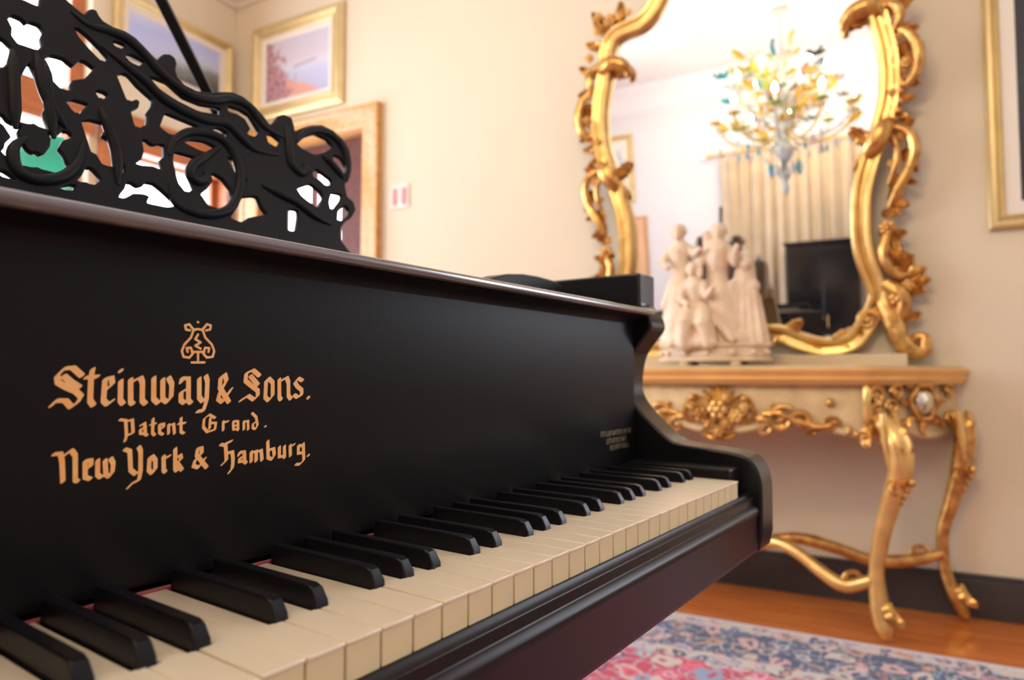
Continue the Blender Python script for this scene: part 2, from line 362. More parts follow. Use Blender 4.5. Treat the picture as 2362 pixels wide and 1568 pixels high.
DESK_HOLES=[
[(0.3066,0.1753),(0.3216,0.1897),(0.34,0.2005),(0.3566,0.199),(0.3645,0.1903),(0.3486,0.1771),(0.3303,0.1684),(0.3129,0.1715)],
[(0.3657,0.177),(0.3771,0.1752),(0.3832,0.1614),(0.3786,0.1533),(0.3652,0.1548)],
[(0.3242,0.1357),(0.3296,0.1453),(0.35,0.1358),(0.3509,0.1311),(0.3424,0.1257),(0.3343,0.1318),(0.3254,0.1328)],
[(0.2946,0.1076),(0.3158,0.1191),(0.3289,0.1127),(0.3311,0.1052),(0.3207,0.0885),(0.3078,0.0951),(0.3,0.0996)],
[(0.3448,0.1002),(0.3514,0.1148),(0.3651,0.1163),(0.3617,0.1089),(0.3448,0.0905)],
[(0.3535,0.0778),(0.3575,0.0883),(0.3697,0.1008),(0.3744,0.0952),(0.3709,0.0878),(0.3571,0.0769)],
[(0.2746,0.074),(0.2857,0.0763),(0.284,0.0669),(0.2774,0.0475),(0.2698,0.0461)],
[(0.2082,0.0754),(0.2281,0.0814),(0.232,0.0678),(0.2387,0.062),(0.212,0.0522),(0.2023,0.0447),(0.1928,0.047),(0.2015,0.0584)],
[(0.1983,0.1264),(0.2048,0.1218),(0.2129,0.1081),(0.2172,0.0976),(0.2116,0.0991),(0.2048,0.1117)],
[(0.1752,0.0982),(0.1843,0.0949),(0.1925,0.0844),(0.1934,0.0706),(0.1893,0.0614),(0.179,0.0557),(0.166,0.0576),(0.1595,0.0683),(0.1685,0.0772),(0.1767,0.0888)],
[(0.1346,0.1128),(0.1535,0.1129),(0.1468,0.1001),(0.1429,0.0883),(0.1474,0.0734),(0.1411,0.0679),(0.1352,0.0757),(0.1331,0.0897),(0.132,0.1014)],
[(0.1477,0.129),(0.1561,0.1343),(0.1709,0.1368),(0.1853,0.1334),(0.1787,0.1243),(0.1628,0.1252)],
[(0.1813,0.155),(0.1919,0.1614),(0.1999,0.1581),(0.1978,0.1531),(0.1908,0.1538)],
[(0.2096,0.1971),(0.2229,0.1973),(0.2345,0.1937),(0.2406,0.1835),(0.2454,0.1743),(0.2379,0.1658),(0.2312,0.1667),(0.2378,0.1749),(0.2319,0.1867),(0.2205,0.1911),(0.21,0.1897)],
[(0.2596,0.1742),(0.2664,0.1763),(0.2754,0.1713),(0.2688,0.1614),(0.2611,0.1638)],
[(0.1157,0.2),(0.1321,0.1992),(0.1497,0.1869),(0.1732,0.1848),(0.1945,0.1891),(0.1934,0.181),(0.1681,0.1765),(0.1452,0.181),(0.1272,0.1879)],
[(0.1295,0.1588),(0.1634,0.1546),(0.1466,0.1439),(0.1305,0.1346),(0.122,0.1399)],
[(0.0816,0.1873),(0.0887,0.1922),(0.098,0.1818),(0.1127,0.1712),(0.11,0.1621),(0.1037,0.1518),(0.1051,0.1483),(0.1022,0.1374),(0.0947,0.131),(0.0921,0.1477),(0.1005,0.1547),(0.1031,0.1636),(0.0966,0.1672),(0.0891,0.1605)],
[(0.0433,0.2276),(0.0522,0.222),(0.0626,0.2129),(0.0699,0.2042),(0.0662,0.1987),(0.0573,0.2066),(0.0472,0.2177)],
[(0.0802,0.2279),(0.0888,0.2297),(0.0885,0.2265),(0.0848,0.2228),(0.0816,0.2244)],
[(0.0918,0.2157),(0.0982,0.2195),(0.1094,0.2171),(0.1024,0.209),(0.0965,0.2106)],
[(0.014,0.1783),(0.0194,0.1834),(0.0267,0.1847),(0.038,0.1772),(0.0466,0.1903),(0.0548,0.1861),(0.0451,0.1706),(0.0326,0.1637),(0.0299,0.1571),(0.031,0.152),(0.0257,0.1499),(0.0203,0.1552),(0.0159,0.1644)],
[(-0.0225,0.2179),(-0.0112,0.2171),(-0.013,0.2099),(-0.0085,0.2056),(-0.0031,0.205),(0.0029,0.2135),(0.0071,0.2141),(0.0106,0.2083),(0.007,0.2001),(0.0082,0.1914),(0.0039,0.1849),(-0.0022,0.1858),(-0.0068,0.1892),(-0.0073,0.198),(-0.0121,0.2012),(-0.0167,0.2022),(-0.0235,0.1966)],
[(-0.0074,0.1664),(-0.004,0.167),(-0.0011,0.1592),(0.0025,0.1499),(0.0079,0.1386),(0.0104,0.1333),(0.0064,0.1247),(0.0038,0.1168),(0.0054,0.1094),(0.0082,0.1008),(0.0028,0.1016),(-0.0036,0.1064),(-0.0058,0.1143),(-0.0057,0.1274),(-0.0066,0.1463)],
[(-0.0019,0.2377),(0.002,0.2454),(0.0109,0.252),(0.0085,0.2364),(0.005,0.2365)],
[(-0.0107,0.0705),(-0.0049,0.0748),(-0.0024,0.0713),(0.0015,0.0698),(0.0071,0.0732),(0.0125,0.0825),(0.0152,0.0816),(0.0191,0.0766),(0.0207,0.0693),(0.0233,0.0665),(0.018,0.0607),(0.0108,0.0571),(0.0027,0.0575),(-0.0044,0.0614)],
[(0.0107,0.0968),(0.0162,0.0959),(0.0213,0.0984),(0.0246,0.1039),(0.0276,0.1004),(0.0255,0.097),(0.0196,0.0934),(0.0155,0.0852),(0.0135,0.0811),(0.0121,0.0807),(0.0138,0.0907)],
[(-0.026,0.0401),(-0.02,0.0473),(-0.0163,0.0458),(-0.0101,0.0425),(-0.0134,0.04),(-0.0178,0.0422)],
[(0.0323,0.0523),(0.0379,0.059),(0.0424,0.07),(0.0466,0.0657),(0.0506,0.0596),(0.044,0.0522),(0.039,0.0549)],
[(0.0166,0.0407),(0.0276,0.0477),(0.0243,0.0417)],
[(0.0419,0.1195),(0.0505,0.1233),(0.059,0.1234),(0.0645,0.1234),(0.0575,0.1145),(0.0554,0.1083),(0.0615,0.1065),(0.0655,0.0984),(0.0681,0.0834),(0.0621,0.0771),(0.0575,0.0777),(0.0529,0.0873),(0.0484,0.0878),(0.0457,0.1016),(0.0435,0.1118)],
[(0.0298,0.1364),(0.0368,0.1407),(0.0458,0.1408),(0.0391,0.1324),(0.0372,0.1271),(0.0338,0.1305)],
[(0.0704,0.0822),(0.0744,0.0824),(0.0737,0.0748),(0.0709,0.0703)],
[(0.1003,0.1186),(0.1043,0.1149),(0.1085,0.1132),(0.1157,0.1154),(0.1197,0.1186),(0.1181,0.1043),(0.1121,0.0977),(0.1145,0.0876),(0.1077,0.0896),(0.0972,0.0877),(0.0904,0.0868),(0.0978,0.0936),(0.1014,0.1033)],
[(0.0693,0.0435),(0.0775,0.0554),(0.0799,0.0634),(0.0837,0.0606),(0.0894,0.0592),(0.0964,0.0628),(0.0985,0.0671),(0.1037,0.0675),(0.1117,0.0618),(0.1263,0.0488),(0.1151,0.0444),(0.0979,0.0444),(0.1022,0.0529),(0.0939,0.0547),(0.0813,0.0527),(0.0735,0.0462)],
[(0.0574,0.1597),(0.063,0.1609),(0.066,0.1591),(0.0607,0.1524)]]
TXT_BIG=[
[(-0.0097,0.1279),(-0.0144,0.1324),(-0.0185,0.1319),(-0.022,0.1279),(-0.0215,0.1243),(-0.0174,0.1216),(-0.0124,0.1192),(-0.0098,0.1164),(-0.0114,0.1133),(-0.0146,0.1107),(-0.0176,0.1144),(-0.022,0.1145),(-0.0243,0.1119)],
[(-0.0188,0.1279),(-0.0154,0.1247),(-0.0108,0.1215)],
[(-0.0043,0.1316),(-0.005,0.1269),(-0.0051,0.114),(-0.0033,0.1112)],
[(-0.0076,0.127),(-0.0016,0.1274)],
[(0.0024,0.126),(0.0019,0.1138),(0.0041,0.1114),(0.0068,0.1136)],
[(0.0024,0.126),(0.0059,0.1269),(0.0065,0.1231),(0.003,0.1199)],
[(0.011,0.125),(0.0111,0.1135),(0.0127,0.1115)],
[(0.0108,0.131),(0.0109,0.1305)],
[(0.0165,0.1259),(0.0169,0.1124),(0.0183,0.1112)],
[(0.0175,0.1244),(0.0222,0.1269),(0.0234,0.1239),(0.0235,0.1131),(0.0255,0.1111)],
[(0.03,0.1268),(0.0303,0.1139),(0.0329,0.1113),(0.0358,0.1137)],
[(0.0355,0.1258),(0.0358,0.1137),(0.0384,0.1117),(0.0409,0.1146)],
[(0.0391,0.1268),(0.0412,0.1227),(0.0409,0.1146)],
[(0.047,0.1237),(0.0474,0.1263),(0.0517,0.1262),(0.052,0.1122),(0.0537,0.1106)],
[(0.0518,0.12),(0.0471,0.1175),(0.0472,0.1124),(0.0494,0.1108),(0.052,0.1133)],
[(0.0588,0.1262),(0.0591,0.1141),(0.0614,0.1114),(0.0641,0.114)],
[(0.0632,0.1278),(0.0644,0.1246),(0.0641,0.1119),(0.0621,0.1056),(0.0582,0.1053)],
[(0.0798,0.1103),(0.0731,0.1202),(0.0735,0.1267),(0.0764,0.1288),(0.0777,0.1245),(0.0732,0.117),(0.0721,0.1127),(0.0751,0.1105),(0.0797,0.1168),(0.0814,0.119)],
[(0.1024,0.1277),(0.0972,0.1317),(0.0922,0.1294),(0.0917,0.1244),(0.0962,0.121),(0.1013,0.1175),(0.1014,0.1141),(0.0983,0.1114),(0.0938,0.1143),(0.0883,0.1111)],
[(0.0954,0.1277),(0.1013,0.1215)],
[(0.1077,0.1243),(0.1073,0.1128),(0.11,0.1105),(0.1132,0.1138),(0.113,0.1231),(0.1097,0.126),(0.1077,0.1243)],
[(0.1184,0.1254),(0.1187,0.1125),(0.1201,0.1107)],
[(0.1198,0.1242),(0.1246,0.1265),(0.1261,0.123),(0.1263,0.1135),(0.1284,0.1111)],
[(0.1382,0.1241),(0.1345,0.1259),(0.1317,0.1229),(0.1339,0.1199),(0.1376,0.1174),(0.1377,0.1138),(0.1341,0.1121),(0.1312,0.114)],
[(0.1433,0.1119),(0.144,0.1113)]]
TXT_MID=[
[(0.0112,0.1025),(0.0144,0.1019),(0.0151,0.0932),(0.0143,0.0899)],
[(0.0153,0.1014),(0.0181,0.1022),(0.0188,0.0944),(0.0156,0.0932)],
[(0.023,0.0985),(0.0253,0.0998),(0.026,0.0929),(0.027,0.0924)],
[(0.0259,0.0973),(0.023,0.0961),(0.0231,0.0936),(0.0258,0.0934)],
[(0.0302,0.102),(0.0301,0.0936),(0.0314,0.0921)],
[(0.0288,0.0986),(0.0317,0.099)],
[(0.0342,0.0978),(0.0344,0.0933),(0.0364,0.0922)],
[(0.0342,0.0983),(0.0367,0.0987),(0.0368,0.0967),(0.0346,0.0953)],
[(0.0398,0.098),(0.0399,0.0924)],
[(0.0403,0.0975),(0.0429,0.0983),(0.0436,0.0922)],
[(0.0475,0.1016),(0.0477,0.0929),(0.0496,0.092)],
[(0.046,0.0981),(0.0502,0.0984)],
[(0.0701,0.1005),(0.0661,0.1028),(0.0627,0.1003),(0.0623,0.0951),(0.0652,0.0917),(0.0703,0.093),(0.0708,0.0972),(0.0673,0.0974)],
[(0.0669,0.1006),(0.0666,0.0938)],
[(0.076,0.098),(0.0761,0.0921)],
[(0.0766,0.0972),(0.0795,0.0978)],
[(0.0832,0.0949),(0.0833,0.0976),(0.0867,0.0974),(0.0869,0.0914)],
[(0.0868,0.0952),(0.0834,0.0943),(0.0835,0.0921),(0.0866,0.0923)],
[(0.0911,0.0972),(0.0912,0.0916)],
[(0.0917,0.0968),(0.0942,0.0973),(0.0945,0.0914)],
[(0.0999,0.0961),(0.098,0.0951),(0.098,0.0923),(0.1,0.0914),(0.1016,0.0938),(0.1004,0.0995),(0.0972,0.1024)],
[(0.1076,0.0928),(0.108,0.0926)]]
TXT_LOW=[
[(-0.0223,0.0858),(-0.0191,0.0859),(-0.0182,0.0814),(-0.0175,0.0706)],
[(-0.0175,0.0844),(-0.0139,0.0872),(-0.0118,0.0843),(-0.0114,0.0707),(-0.0101,0.0697)],
[(-0.0067,0.0802),(-0.0064,0.0715),(-0.0038,0.0703)],
[(-0.0067,0.0806),(-0.0037,0.0808),(-0.0036,0.0776),(-0.0061,0.076)],
[(-0.0002,0.0804),(-0,0.0721),(0.0018,0.0705),(0.0044,0.072)],
[(0.0037,0.08),(0.0044,0.072),(0.0062,0.0704),(0.0079,0.0726)],
[(0.0068,0.0807),(0.0082,0.0777),(0.0079,0.0726)],
[(0.0144,0.0852),(0.0172,0.0839),(0.018,0.0728),(0.0209,0.0701),(0.0237,0.0722)],
[(0.0223,0.0859),(0.0234,0.0834),(0.0237,0.0712),(0.0229,0.0665),(0.0191,0.065),(0.0169,0.0629)],
[(0.0288,0.079),(0.0285,0.0717),(0.0305,0.0695),(0.0324,0.0717),(0.0323,0.0771),(0.0302,0.0798),(0.0288,0.079)],
[(0.0372,0.0791),(0.0375,0.0706),(0.0385,0.0693)],
[(0.0378,0.0776),(0.0408,0.0788)],
[(0.0443,0.083),(0.0446,0.0708),(0.0457,0.0692)],
[(0.045,0.0774),(0.0476,0.0787),(0.0482,0.0761),(0.0454,0.0743),(0.0489,0.0694)],
[(0.0652,0.0691),(0.0583,0.0776),(0.0588,0.0817),(0.0615,0.082),(0.0616,0.0784),(0.0573,0.0746),(0.0563,0.0711),(0.0596,0.0697),(0.0639,0.075)],
[(0.0746,0.083),(0.0781,0.0822),(0.0789,0.0724),(0.076,0.07)],
[(0.0788,0.0768),(0.083,0.0775),(0.0837,0.072),(0.0832,0.0666),(0.0809,0.0641)],
[(0.0781,0.0833),(0.0822,0.0846)],
[(0.0879,0.0748),(0.0884,0.0766),(0.0918,0.0767),(0.0923,0.07),(0.0935,0.069)],
[(0.0922,0.0739),(0.0885,0.0726),(0.0886,0.0704),(0.0916,0.0706)],
[(0.0971,0.0762),(0.0973,0.0695)],
[(0.0978,0.0755),(0.1009,0.0764),(0.1011,0.0696)],
[(0.1016,0.0758),(0.1048,0.0766),(0.1056,0.0697)],
[(0.1099,0.0824),(0.1104,0.071),(0.1135,0.0695),(0.1154,0.0722),(0.1147,0.0769),(0.1107,0.0761)],
[(0.1194,0.0776),(0.1195,0.0706),(0.1236,0.0708)],
[(0.1235,0.0778),(0.1239,0.0696)],
[(0.1284,0.078),(0.1288,0.0703)],
[(0.1291,0.0771),(0.1319,0.0783)],
[(0.1398,0.0768),(0.1355,0.0772),(0.1356,0.0715),(0.1399,0.0717)],
[(0.1398,0.0783),(0.1405,0.0662),(0.1372,0.0636),(0.1336,0.0639)],
[(0.1442,0.0694),(0.1448,0.0692)]]
TXT_LYRE=[
[(0.052,0.1565),(0.0493,0.1568),(0.0487,0.1594),(0.0514,0.1603),(0.0533,0.1581),(0.0547,0.1569),(0.0572,0.1576)],
[(0.0542,0.1566),(0.0527,0.152),(0.0485,0.1474),(0.047,0.1433),(0.0481,0.1397),(0.0519,0.1392),(0.0542,0.1419),(0.0528,0.1455),(0.0501,0.1452),(0.0507,0.1428)],
[(0.0626,0.157),(0.0654,0.1577),(0.0659,0.1604),(0.0631,0.161),(0.0612,0.1585),(0.0598,0.1572),(0.0572,0.1576)],
[(0.0604,0.1569),(0.0622,0.1524),(0.0668,0.1481),(0.0686,0.1439),(0.0676,0.1401),(0.0636,0.1395),(0.0611,0.1421),(0.0623,0.1458),(0.0651,0.1457),(0.0646,0.1432)],
[(0.0573,0.1541),(0.0556,0.1511),(0.0592,0.1491),(0.0557,0.1469),(0.0593,0.1451)],
[(0.0534,0.1429),(0.0618,0.1431)],
[(0.0576,0.143),(0.0577,0.1378)],
[(0.0536,0.1362),(0.062,0.1364)],
[(0.057,0.162),(0.0572,0.1619)]]
DESK_RIBS=[
[(0.0412,0.2446),(0.0569,0.2357),(0.0762,0.238),(0.096,0.2364),(0.1133,0.2251),(0.1261,0.2113),(0.1444,0.1993),(0.1641,0.1927),(0.1914,0.1971),(0.2154,0.2077),(0.2387,0.2053),(0.2542,0.1862),(0.2721,0.1798),(0.2882,0.1786)],
[(0.0678,0.2158),(0.0884,0.2037),(0.1099,0.1912),(0.1272,0.1763),(0.1509,0.1684),(0.1765,0.1661),(0.2044,0.1697),(0.225,0.153),(0.2418,0.1463),(0.2735,0.1495)],
[(0.3048,0.1775),(0.3222,0.1971),(0.3458,0.208),(0.3717,0.2061),(0.3877,0.1892),(0.3901,0.1627),(0.3823,0.1405)],
[(0.1267,0.1071),(0.1335,0.1249),(0.1529,0.1428),(0.1797,0.1491),(0.2007,0.1427),(0.2116,0.1202),(0.2103,0.0916),(0.1947,0.0603),(0.1715,0.0463),(0.1459,0.0436),(0.1275,0.0509),(0.124,0.0704)],
[(0.1916,0.1371),(0.1702,0.1169),(0.1529,0.1013),(0.1497,0.0872),(0.1582,0.083),(0.1679,0.0908),(0.1668,0.0981)],
[(0.2916,0.1987),(0.292,0.1735),(0.2905,0.142),(0.3035,0.1318),(0.3133,0.1407),(0.3099,0.1486)],
[(-0.0125,0.1752),(-0.0142,0.1376),(-0.0154,0.0924)],
[(0.0065,0.1835),(0.0096,0.1469),(0.0178,0.1218),(0.0272,0.1063)],
[(-0.0066,0.0864),(-0.0182,0.0718),(-0.0171,0.0506),(-0.0022,0.0445),(0.0196,0.0527),(0.0344,0.0713),(0.0418,0.0968)],
[(0.0607,0.1418),(0.067,0.1192),(0.0721,0.0914),(0.0698,0.057)],
[(0.2405,0.099),(0.2641,0.093),(0.2888,0.0867),(0.3134,0.0737),(0.3403,0.0667)],
[(0.3459,0.1704),(0.3622,0.1585),(0.3781,0.1428)]]

# ================================================================== THE ROOM
b = MB(); b.box(OX-.2, WX+.2, NY-.2, FY+.2, -.1, 0)
floor_m = wood('orange_parquet', (0.50, 0.130, 0.022), (0.68, 0.22, 0.045), rough=0.22, scale=(9, 0.9, 1), coat=0.4)
struct('floor', b, floor_m)
b = MB(); b.box(OX-.2, WX+.2, NY-.2, FY+.2, CH, CH+.15); struct('ceiling', b, CEIL)
D1a, D1b, D1h = 2.50, 3.32, 2.24
b = MB()
b.box(WX, WX+.2, NY-.2, -2.45, 0, CH); b.box(WX, WX+.2, -2.45, -1.25, 0, .8); b.box(WX, WX+.2, -2.45, -1.25, 2.9, CH); b.box(WX, WX+.2, -1.25, D1a, 0, CH); b.box(WX, WX+.2, D1b, FY+.2, 0, CH); b.box(WX, WX+.2, D1a, D1b, D1h, CH)
struct('wall_right', b, WALL)
W1 = (-.6, 2.05, .9, 3.0); D2 = (2.19, 2.89, 2.1)
b = MB()
b.box(OX-.2, W1[0], FY, FY+.2, 0, CH); b.box(W1[0], W1[1], FY, FY+.2, 0, W1[2]); b.box(W1[0], W1[1], FY, FY+.2, W1[3], CH)
b.box(W1[1], D2[0], FY, FY+.2, 0, CH); b.box(D2[0], D2[1], FY, FY+.2, D2[2], CH); b.box(D2[1], WX, FY, FY+.2, 0, CH)
struct('wall_far', b, WALL)
b = MB(); b.box(OX-.2, OX, NY-.2, FY+.2, 0, CH); struct('wall_left', b, WALLW)
b = MB(); b.box(OX, WX, NY-.2, NY, 0, CH); struct('wall_near', b, WALLN)
# cornices
cprof = [(0,-.30),(.015,-.30),(.02,-.27),(.035,-.265),(.04,-.23),(.05,-.15),(.08,-.08),(.12,-.05),(.125,-.02),(.15,-.015),(.15,0),(0,0)]
for i, (p, q, nrm, mm) in enumerate([((WX,NY),(WX,FY),(-1,0),CORN),((OX,FY),(WX,FY),(0,-1),CORN),((OX,NY),(OX,FY),(1,0),CEIL),((OX,NY),(WX,NY),(0,1),CEIL)]):
    b = MB(); n_ = Vector((*nrm,0))
    a = [Vector((*p,CH)) + n_*s + Vector((0,0,z)) for s, z in cprof]; c_ = [Vector((*q,CH)) + n_*s + Vector((0,0,z)) for s, z in cprof]
    k = len(a); b.add(a+c_, [(j,(j+1)%k,k+(j+1)%k,k+j) for j in range(k)] + [tuple(range(k)), tuple(range(k,2*k))])
    struct('trim_%d' % (i+1), b, mm)
# baseboards
def baseboard(name, segs, m=BASEB):
    b = MB()
    for x0,x1,y0,y1 in segs:
        b.box(x0,x1,y0,y1,0,.135)
        xi = .006 if x1-x0 < .05 else 0; yi = .006 if y1-y0 < .05 else 0
        b.box(x0+(xi if x0 > 0 else 0), x1-(xi if x0 < 0 else 0), y0+(yi if y0 > 0 else 0), y1-(yi if y0 < 0 else 0), .135, .152)
    bevel(struct(name, b, m), .003)
baseboard('baseboard_right', [(WX-.02,WX,NY,2.37),(WX-.02,WX,3.45,FY)])
baseboard('baseboard_far', [(OX,2.02,FY-.02,FY)])
baseboard('baseboard_left', [(OX,OX+.02,NY,2.32),(OX,OX+.02,3.35,FY)])
baseboard('baseboard_near', [(OX,WX,NY,NY+.02)])

# --- door in the mirror wall: honey casing, dark red glazed leaf
door = empty('door_1', (WX, (D1a+D1b)/2, 0), kind='structure'); dl = Vector(door.location)
def part(name, boxes, m, root, bv=.004, smooth=40):
    b = MB(); L = root.location
    for x0,x1,y0,y1,z0,z1 in boxes: b.box(x0-L.x,x1-L.x,y0-L.y,y1-L.y,z0-L.z,z1-L.z)
    o = b.build(name, m, root, smooth)
    if bv: bevel(o, bv)
    return o
def casing_x(root, y0, y1, h, x, dirx, wd, m):
    """architrave around an opening in a wall whose face is x; dirx points into the room"""
    L = root.location; path = [(x, y0, 0), (x, y0, h), (x, y1, h), (x, y1, 0)]
    prof = [(0,0),(0,.020),(.012,.026),(.03,.024),(.045,.030),(wd-.03,.034),(wd-.02,.044),(wd-.004,.044),(wd,.038),(wd,0)]
    b = MB(); P = [(px_-L.x, py_-L.y, pz_-L.z) for px_,py_,pz_ in path]
    b.sweep(P, [(s*dirx, hh) for s, hh in prof], nrm=(dirx,0,0))
    return b.build('architrave', m, root, 35)
casing_x(door, D1a, D1b, D1h, WX, -1, .125, PINE)
part('jamb_lining', [(WX,WX+.2,D1a,D1a+.012,0,D1h),(WX,WX+.2,D1b-.012,D1b,0,D1h),(WX,WX+.2,D1a,D1b,D1h-.012,D1h)], PINE, door, 0)
ya, yb = D1a+.016, D1b-.016
for (y0_,y1_) in ((ya,ya+.20),(yb-.15,yb)): part('stile', [(WX+.05,WX+.09,y0_,y1_,.01,D1h-.016)], MAHOG, door)
for z0_,z1_ in ((.01,.26),(.85,1.02),(2.06,D1h-.016)): part('rail', [(WX+.052,WX+.088,ya+.20,yb-.15,z0_,z1_)], MAHOG, door)
part('panel', [(WX+.06,WX+.08,ya+.20,yb-.15,.26,.85)], MAHOG, door)
pw = (yb-ya-.35)
part('muntin', [(WX+.055,WX+.085,ya+.20+pw/2-.02,ya+.20+pw/2+.02,1.02,2.06)], MAHOG, door)
for z_ in (1.36,1.70):
    for s_ in (0,1): part('muntin', [(WX+.055,WX+.085,ya+.20+s_*(pw/2+.02),ya+.20+s_*(pw/2+.02)+pw/2-.02,z_,z_+.035)], MAHOG, door)
for zz0,zz1 in ((1.02,1.36),(1.395,1.70),(1.735,2.06)):
    for s_ in (0,1): part('pane', [(WX+.068,WX+.072,ya+.20+s_*(pw/2+.02),ya+.20+s_*(pw/2+.02)+pw/2-.02,zz0,zz1)], GLASS, door, 0)
b = MB(); b.lathe([(.026,0),(.026,.006),(.01,.008),(.009,.03),(.024,.04),(.026,.05),(.018,.06)], n=14)
o = b.build('door_knob', GILTL, door); o.location = (.05, ya+.075-dl.y, 1.0); o.rotation_euler = (0, R(-90), 0)

# --- window wall: big window with a wooden transom, glazed door beside it
win = empty('window_1', (sum(W1[:2])/2, FY, W1[2]), kind='structure')
yo0, yo1 = FY+.06, FY+.13
part('window_frame', [(W1[0],W1[0]+.07,yo0,yo1,W1[2],W1[3]),(W1[1]-.07,W1[1],yo0,yo1,W1[2],W1[3]),(W1[0]+.07,W1[1]-.07,yo0,yo1,W1[3]-.07,W1[3]),(W1[0]+.07,W1[1]-.07,yo0,yo1,W1[2],W1[2]+.08)], CHEST, win)
part('transom', [(W1[0]-.02,W1[1]+.02,FY-.03,yo1+.02,2.10,2.29)], CHEST, win)
part('window_sill', [(W1[0]-.1,W1[1]+.06,FY-.12,FY+.06,W1[2]-.04,W1[2])], CHEST, win)
nm = 4; wdt = (W1[1]-W1[0]-.14)/nm
for k in range(1, nm): part('mullion', [(W1[0]+.07+wdt*k-.03,W1[0]+.07+wdt*k+.03,yo0+.005,yo1-.005,W1[2]+.08,2.10),(W1[0]+.07+wdt*k-.03,W1[0]+.07+wdt*k+.03,yo0+.005,yo1-.005,2.29,W1[3]-.07)], CHEST, win)
for k in range(nm):
    x0_ = W1[0]+.07+wdt*k+(.03 if k else 0); x1_ = W1[0]+.07+wdt*(k+1)-(.03 if k < nm-1 else 0)
    part('pane', [(x0_,x1_,FY+.093,FY+.097,W1[2]+.08,2.10)], GLASS, win, 0); part('pane', [(x0_,x1_,FY+.093,FY+.097,2.29,W1[3]-.07)], GLASS, win, 0)
win2 = empty('window_2', (WX, -1.85, .8), kind='structure')
part('window_frame', [(WX+.06,WX+.13,-2.45,-2.38,.8,2.9),(WX+.06,WX+.13,-1.32,-1.25,.8,2.9),(WX+.06,WX+.13,-2.38,-1.32,2.83,2.9),(WX+.06,WX+.13,-2.38,-1.32,.8,.88)], PINE, win2)
part('mullion', [(WX+.065,WX+.125,-1.88,-1.82,.88,2.83)], PINE, win2)
part('window_sill', [(WX-.10,WX+.06,-2.55,-1.15,.76,.8)], PINE, win2)
for y0_, y1_ in ((-2.38,-1.88),(-1.82,-1.32)): part('pane', [(WX+.093,WX+.097,y0_,y1_,.88,2.83)], GLASS, win2, 0)
d2 = empty('door_2', ((D2[0]+D2[1])/2, FY, 0), kind='structure')
part('architrave', [(D2[0]-.09,D2[0],FY-.03,FY+.16,0,D2[2]),(D2[1],D2[1]+.05,FY-.03,FY+.16,0,D2[2]),(D2[0]-.09,D2[1]+.05,FY-.03,FY+.16,D2[2]-.02,D2[2]+.17)], CHEST, d2)
part('stile', [(D2[0],D2[0]+.04,FY+.07,FY+.11,.01,D2[2])], CHEST, d2); part('stile', [(D2[1]-.04,D2[1],FY+.07,FY+.11,.01,D2[2])], CHEST, d2)
part('rail', [(D2[0]+.04,D2[1]-.04,FY+.072,FY+.108,.01,.7)], CHEST, d2); part('rail', [(D2[0]+.04,D2[1]-.04,FY+.072,FY+.108,2.065,D2[2]-.02)], CHEST, d2)
part('pane', [(D2[0]+.04,D2[1]-.04,FY+.088,FY+.092,.7,2.065)], GLASS, d2, 0)

# --- door on the wall opposite the mirror (seen in the mirror)
d3 = empty('door_3', (OX, 2.84, 0), kind='structure')
casing_x(d3, 2.42, 3.25, 1.92, OX, 1, .11, PINE)
part('door_leaf', [(OX,OX+.012,2.42,3.25,0,1.92)], PINE, d3)
for zz in ((.2,.85),(1.0,1.75)): part('panel', [(OX+.012,OX+.022,2.55,2.80,*zz),(OX+.012,OX+.022,2.88,3.13,*zz)], PINE, d3)

# ================================================================== PICTURES
def painting_mat(name, ax, fn):
    m = bpy.data.materials.new(name); m.use_nodes = True; nt = m.node_tree; p = nt.nodes['Principled BSDF']; p.inputs['Roughness'].default_value = 0.5
    tc = nt.nodes.new('ShaderNodeTexCoord'); sp = nt.nodes.new('ShaderNodeSeparateXYZ'); nt.links.new(tc.outputs['Generated'], sp.inputs[0])
    col = fn(nt, tc, sp.outputs[ax], sp.outputs[2]); nt.links.new(col, p.inputs['Base Color']); return m
def ramp(nt, src, stops):
    r = nt.nodes.new('ShaderNodeValToRGB'); e = r.color_ramp.elements
    while len(e) < len(stops): e.new(0.5)
    for el, (p, c) in zip(e, stops): el.position = p; el.color = (*c, 1)
    nt.links.new(src, r.inputs['Fac']); return r.outputs['Color']
def noise(nt, tc, scale, detail=4, seed=0.0):
    mp = nt.nodes.new('ShaderNodeMapping'); mp.inputs['Location'].default_value = (seed, seed, seed)
    nt.links.new(tc.outputs['Generated'], mp.inputs['Vector'])
    n = nt.nodes.new('ShaderNodeTexNoise'); n.inputs['Scale'].default_value = scale; n.inputs['Detail'].default_value = detail
    nt.links.new(mp.outputs['Vector'], n.inputs['Vector']); return n.outputs['Fac']
def mth(nt, op, a, b_=None, c_=None):
    n = nt.nodes.new('ShaderNodeMath'); n.operation = op
    for i, v in enumerate((a, b_, c_)):
        if v is None: continue
        if isinstance(v, (int, float)): n.inputs[i].default_value = v
        else: nt.links.new(v, n.inputs[i])
    return n.outputs[0]
def mixc(nt, f, a, b_):
    n = nt.nodes.new('ShaderNodeMix'); n.data_type = 'RGBA'
    if isinstance(f, (int, float)): n.inputs['Factor'].default_value = f
    else: nt.links.new(f, n.inputs['Factor'])
    for k, v in (('A', a), ('B', b_)):
        if isinstance(v, tuple): n.inputs[k].default_value = (*v, 1)
        else: nt.links.new(v, n.inputs[k])
    return n.outputs['Result']
def step(nt, v, lo, hi):
    n = nt.nodes.new('ShaderNodeMapRange'); n.interpolation_type = 'SMOOTHSTEP'; n.inputs['From Min'].default_value = lo; n.inputs['From Max'].default_value = hi
    nt.links.new(v, n.inputs['Value']); return n.outputs['Result']
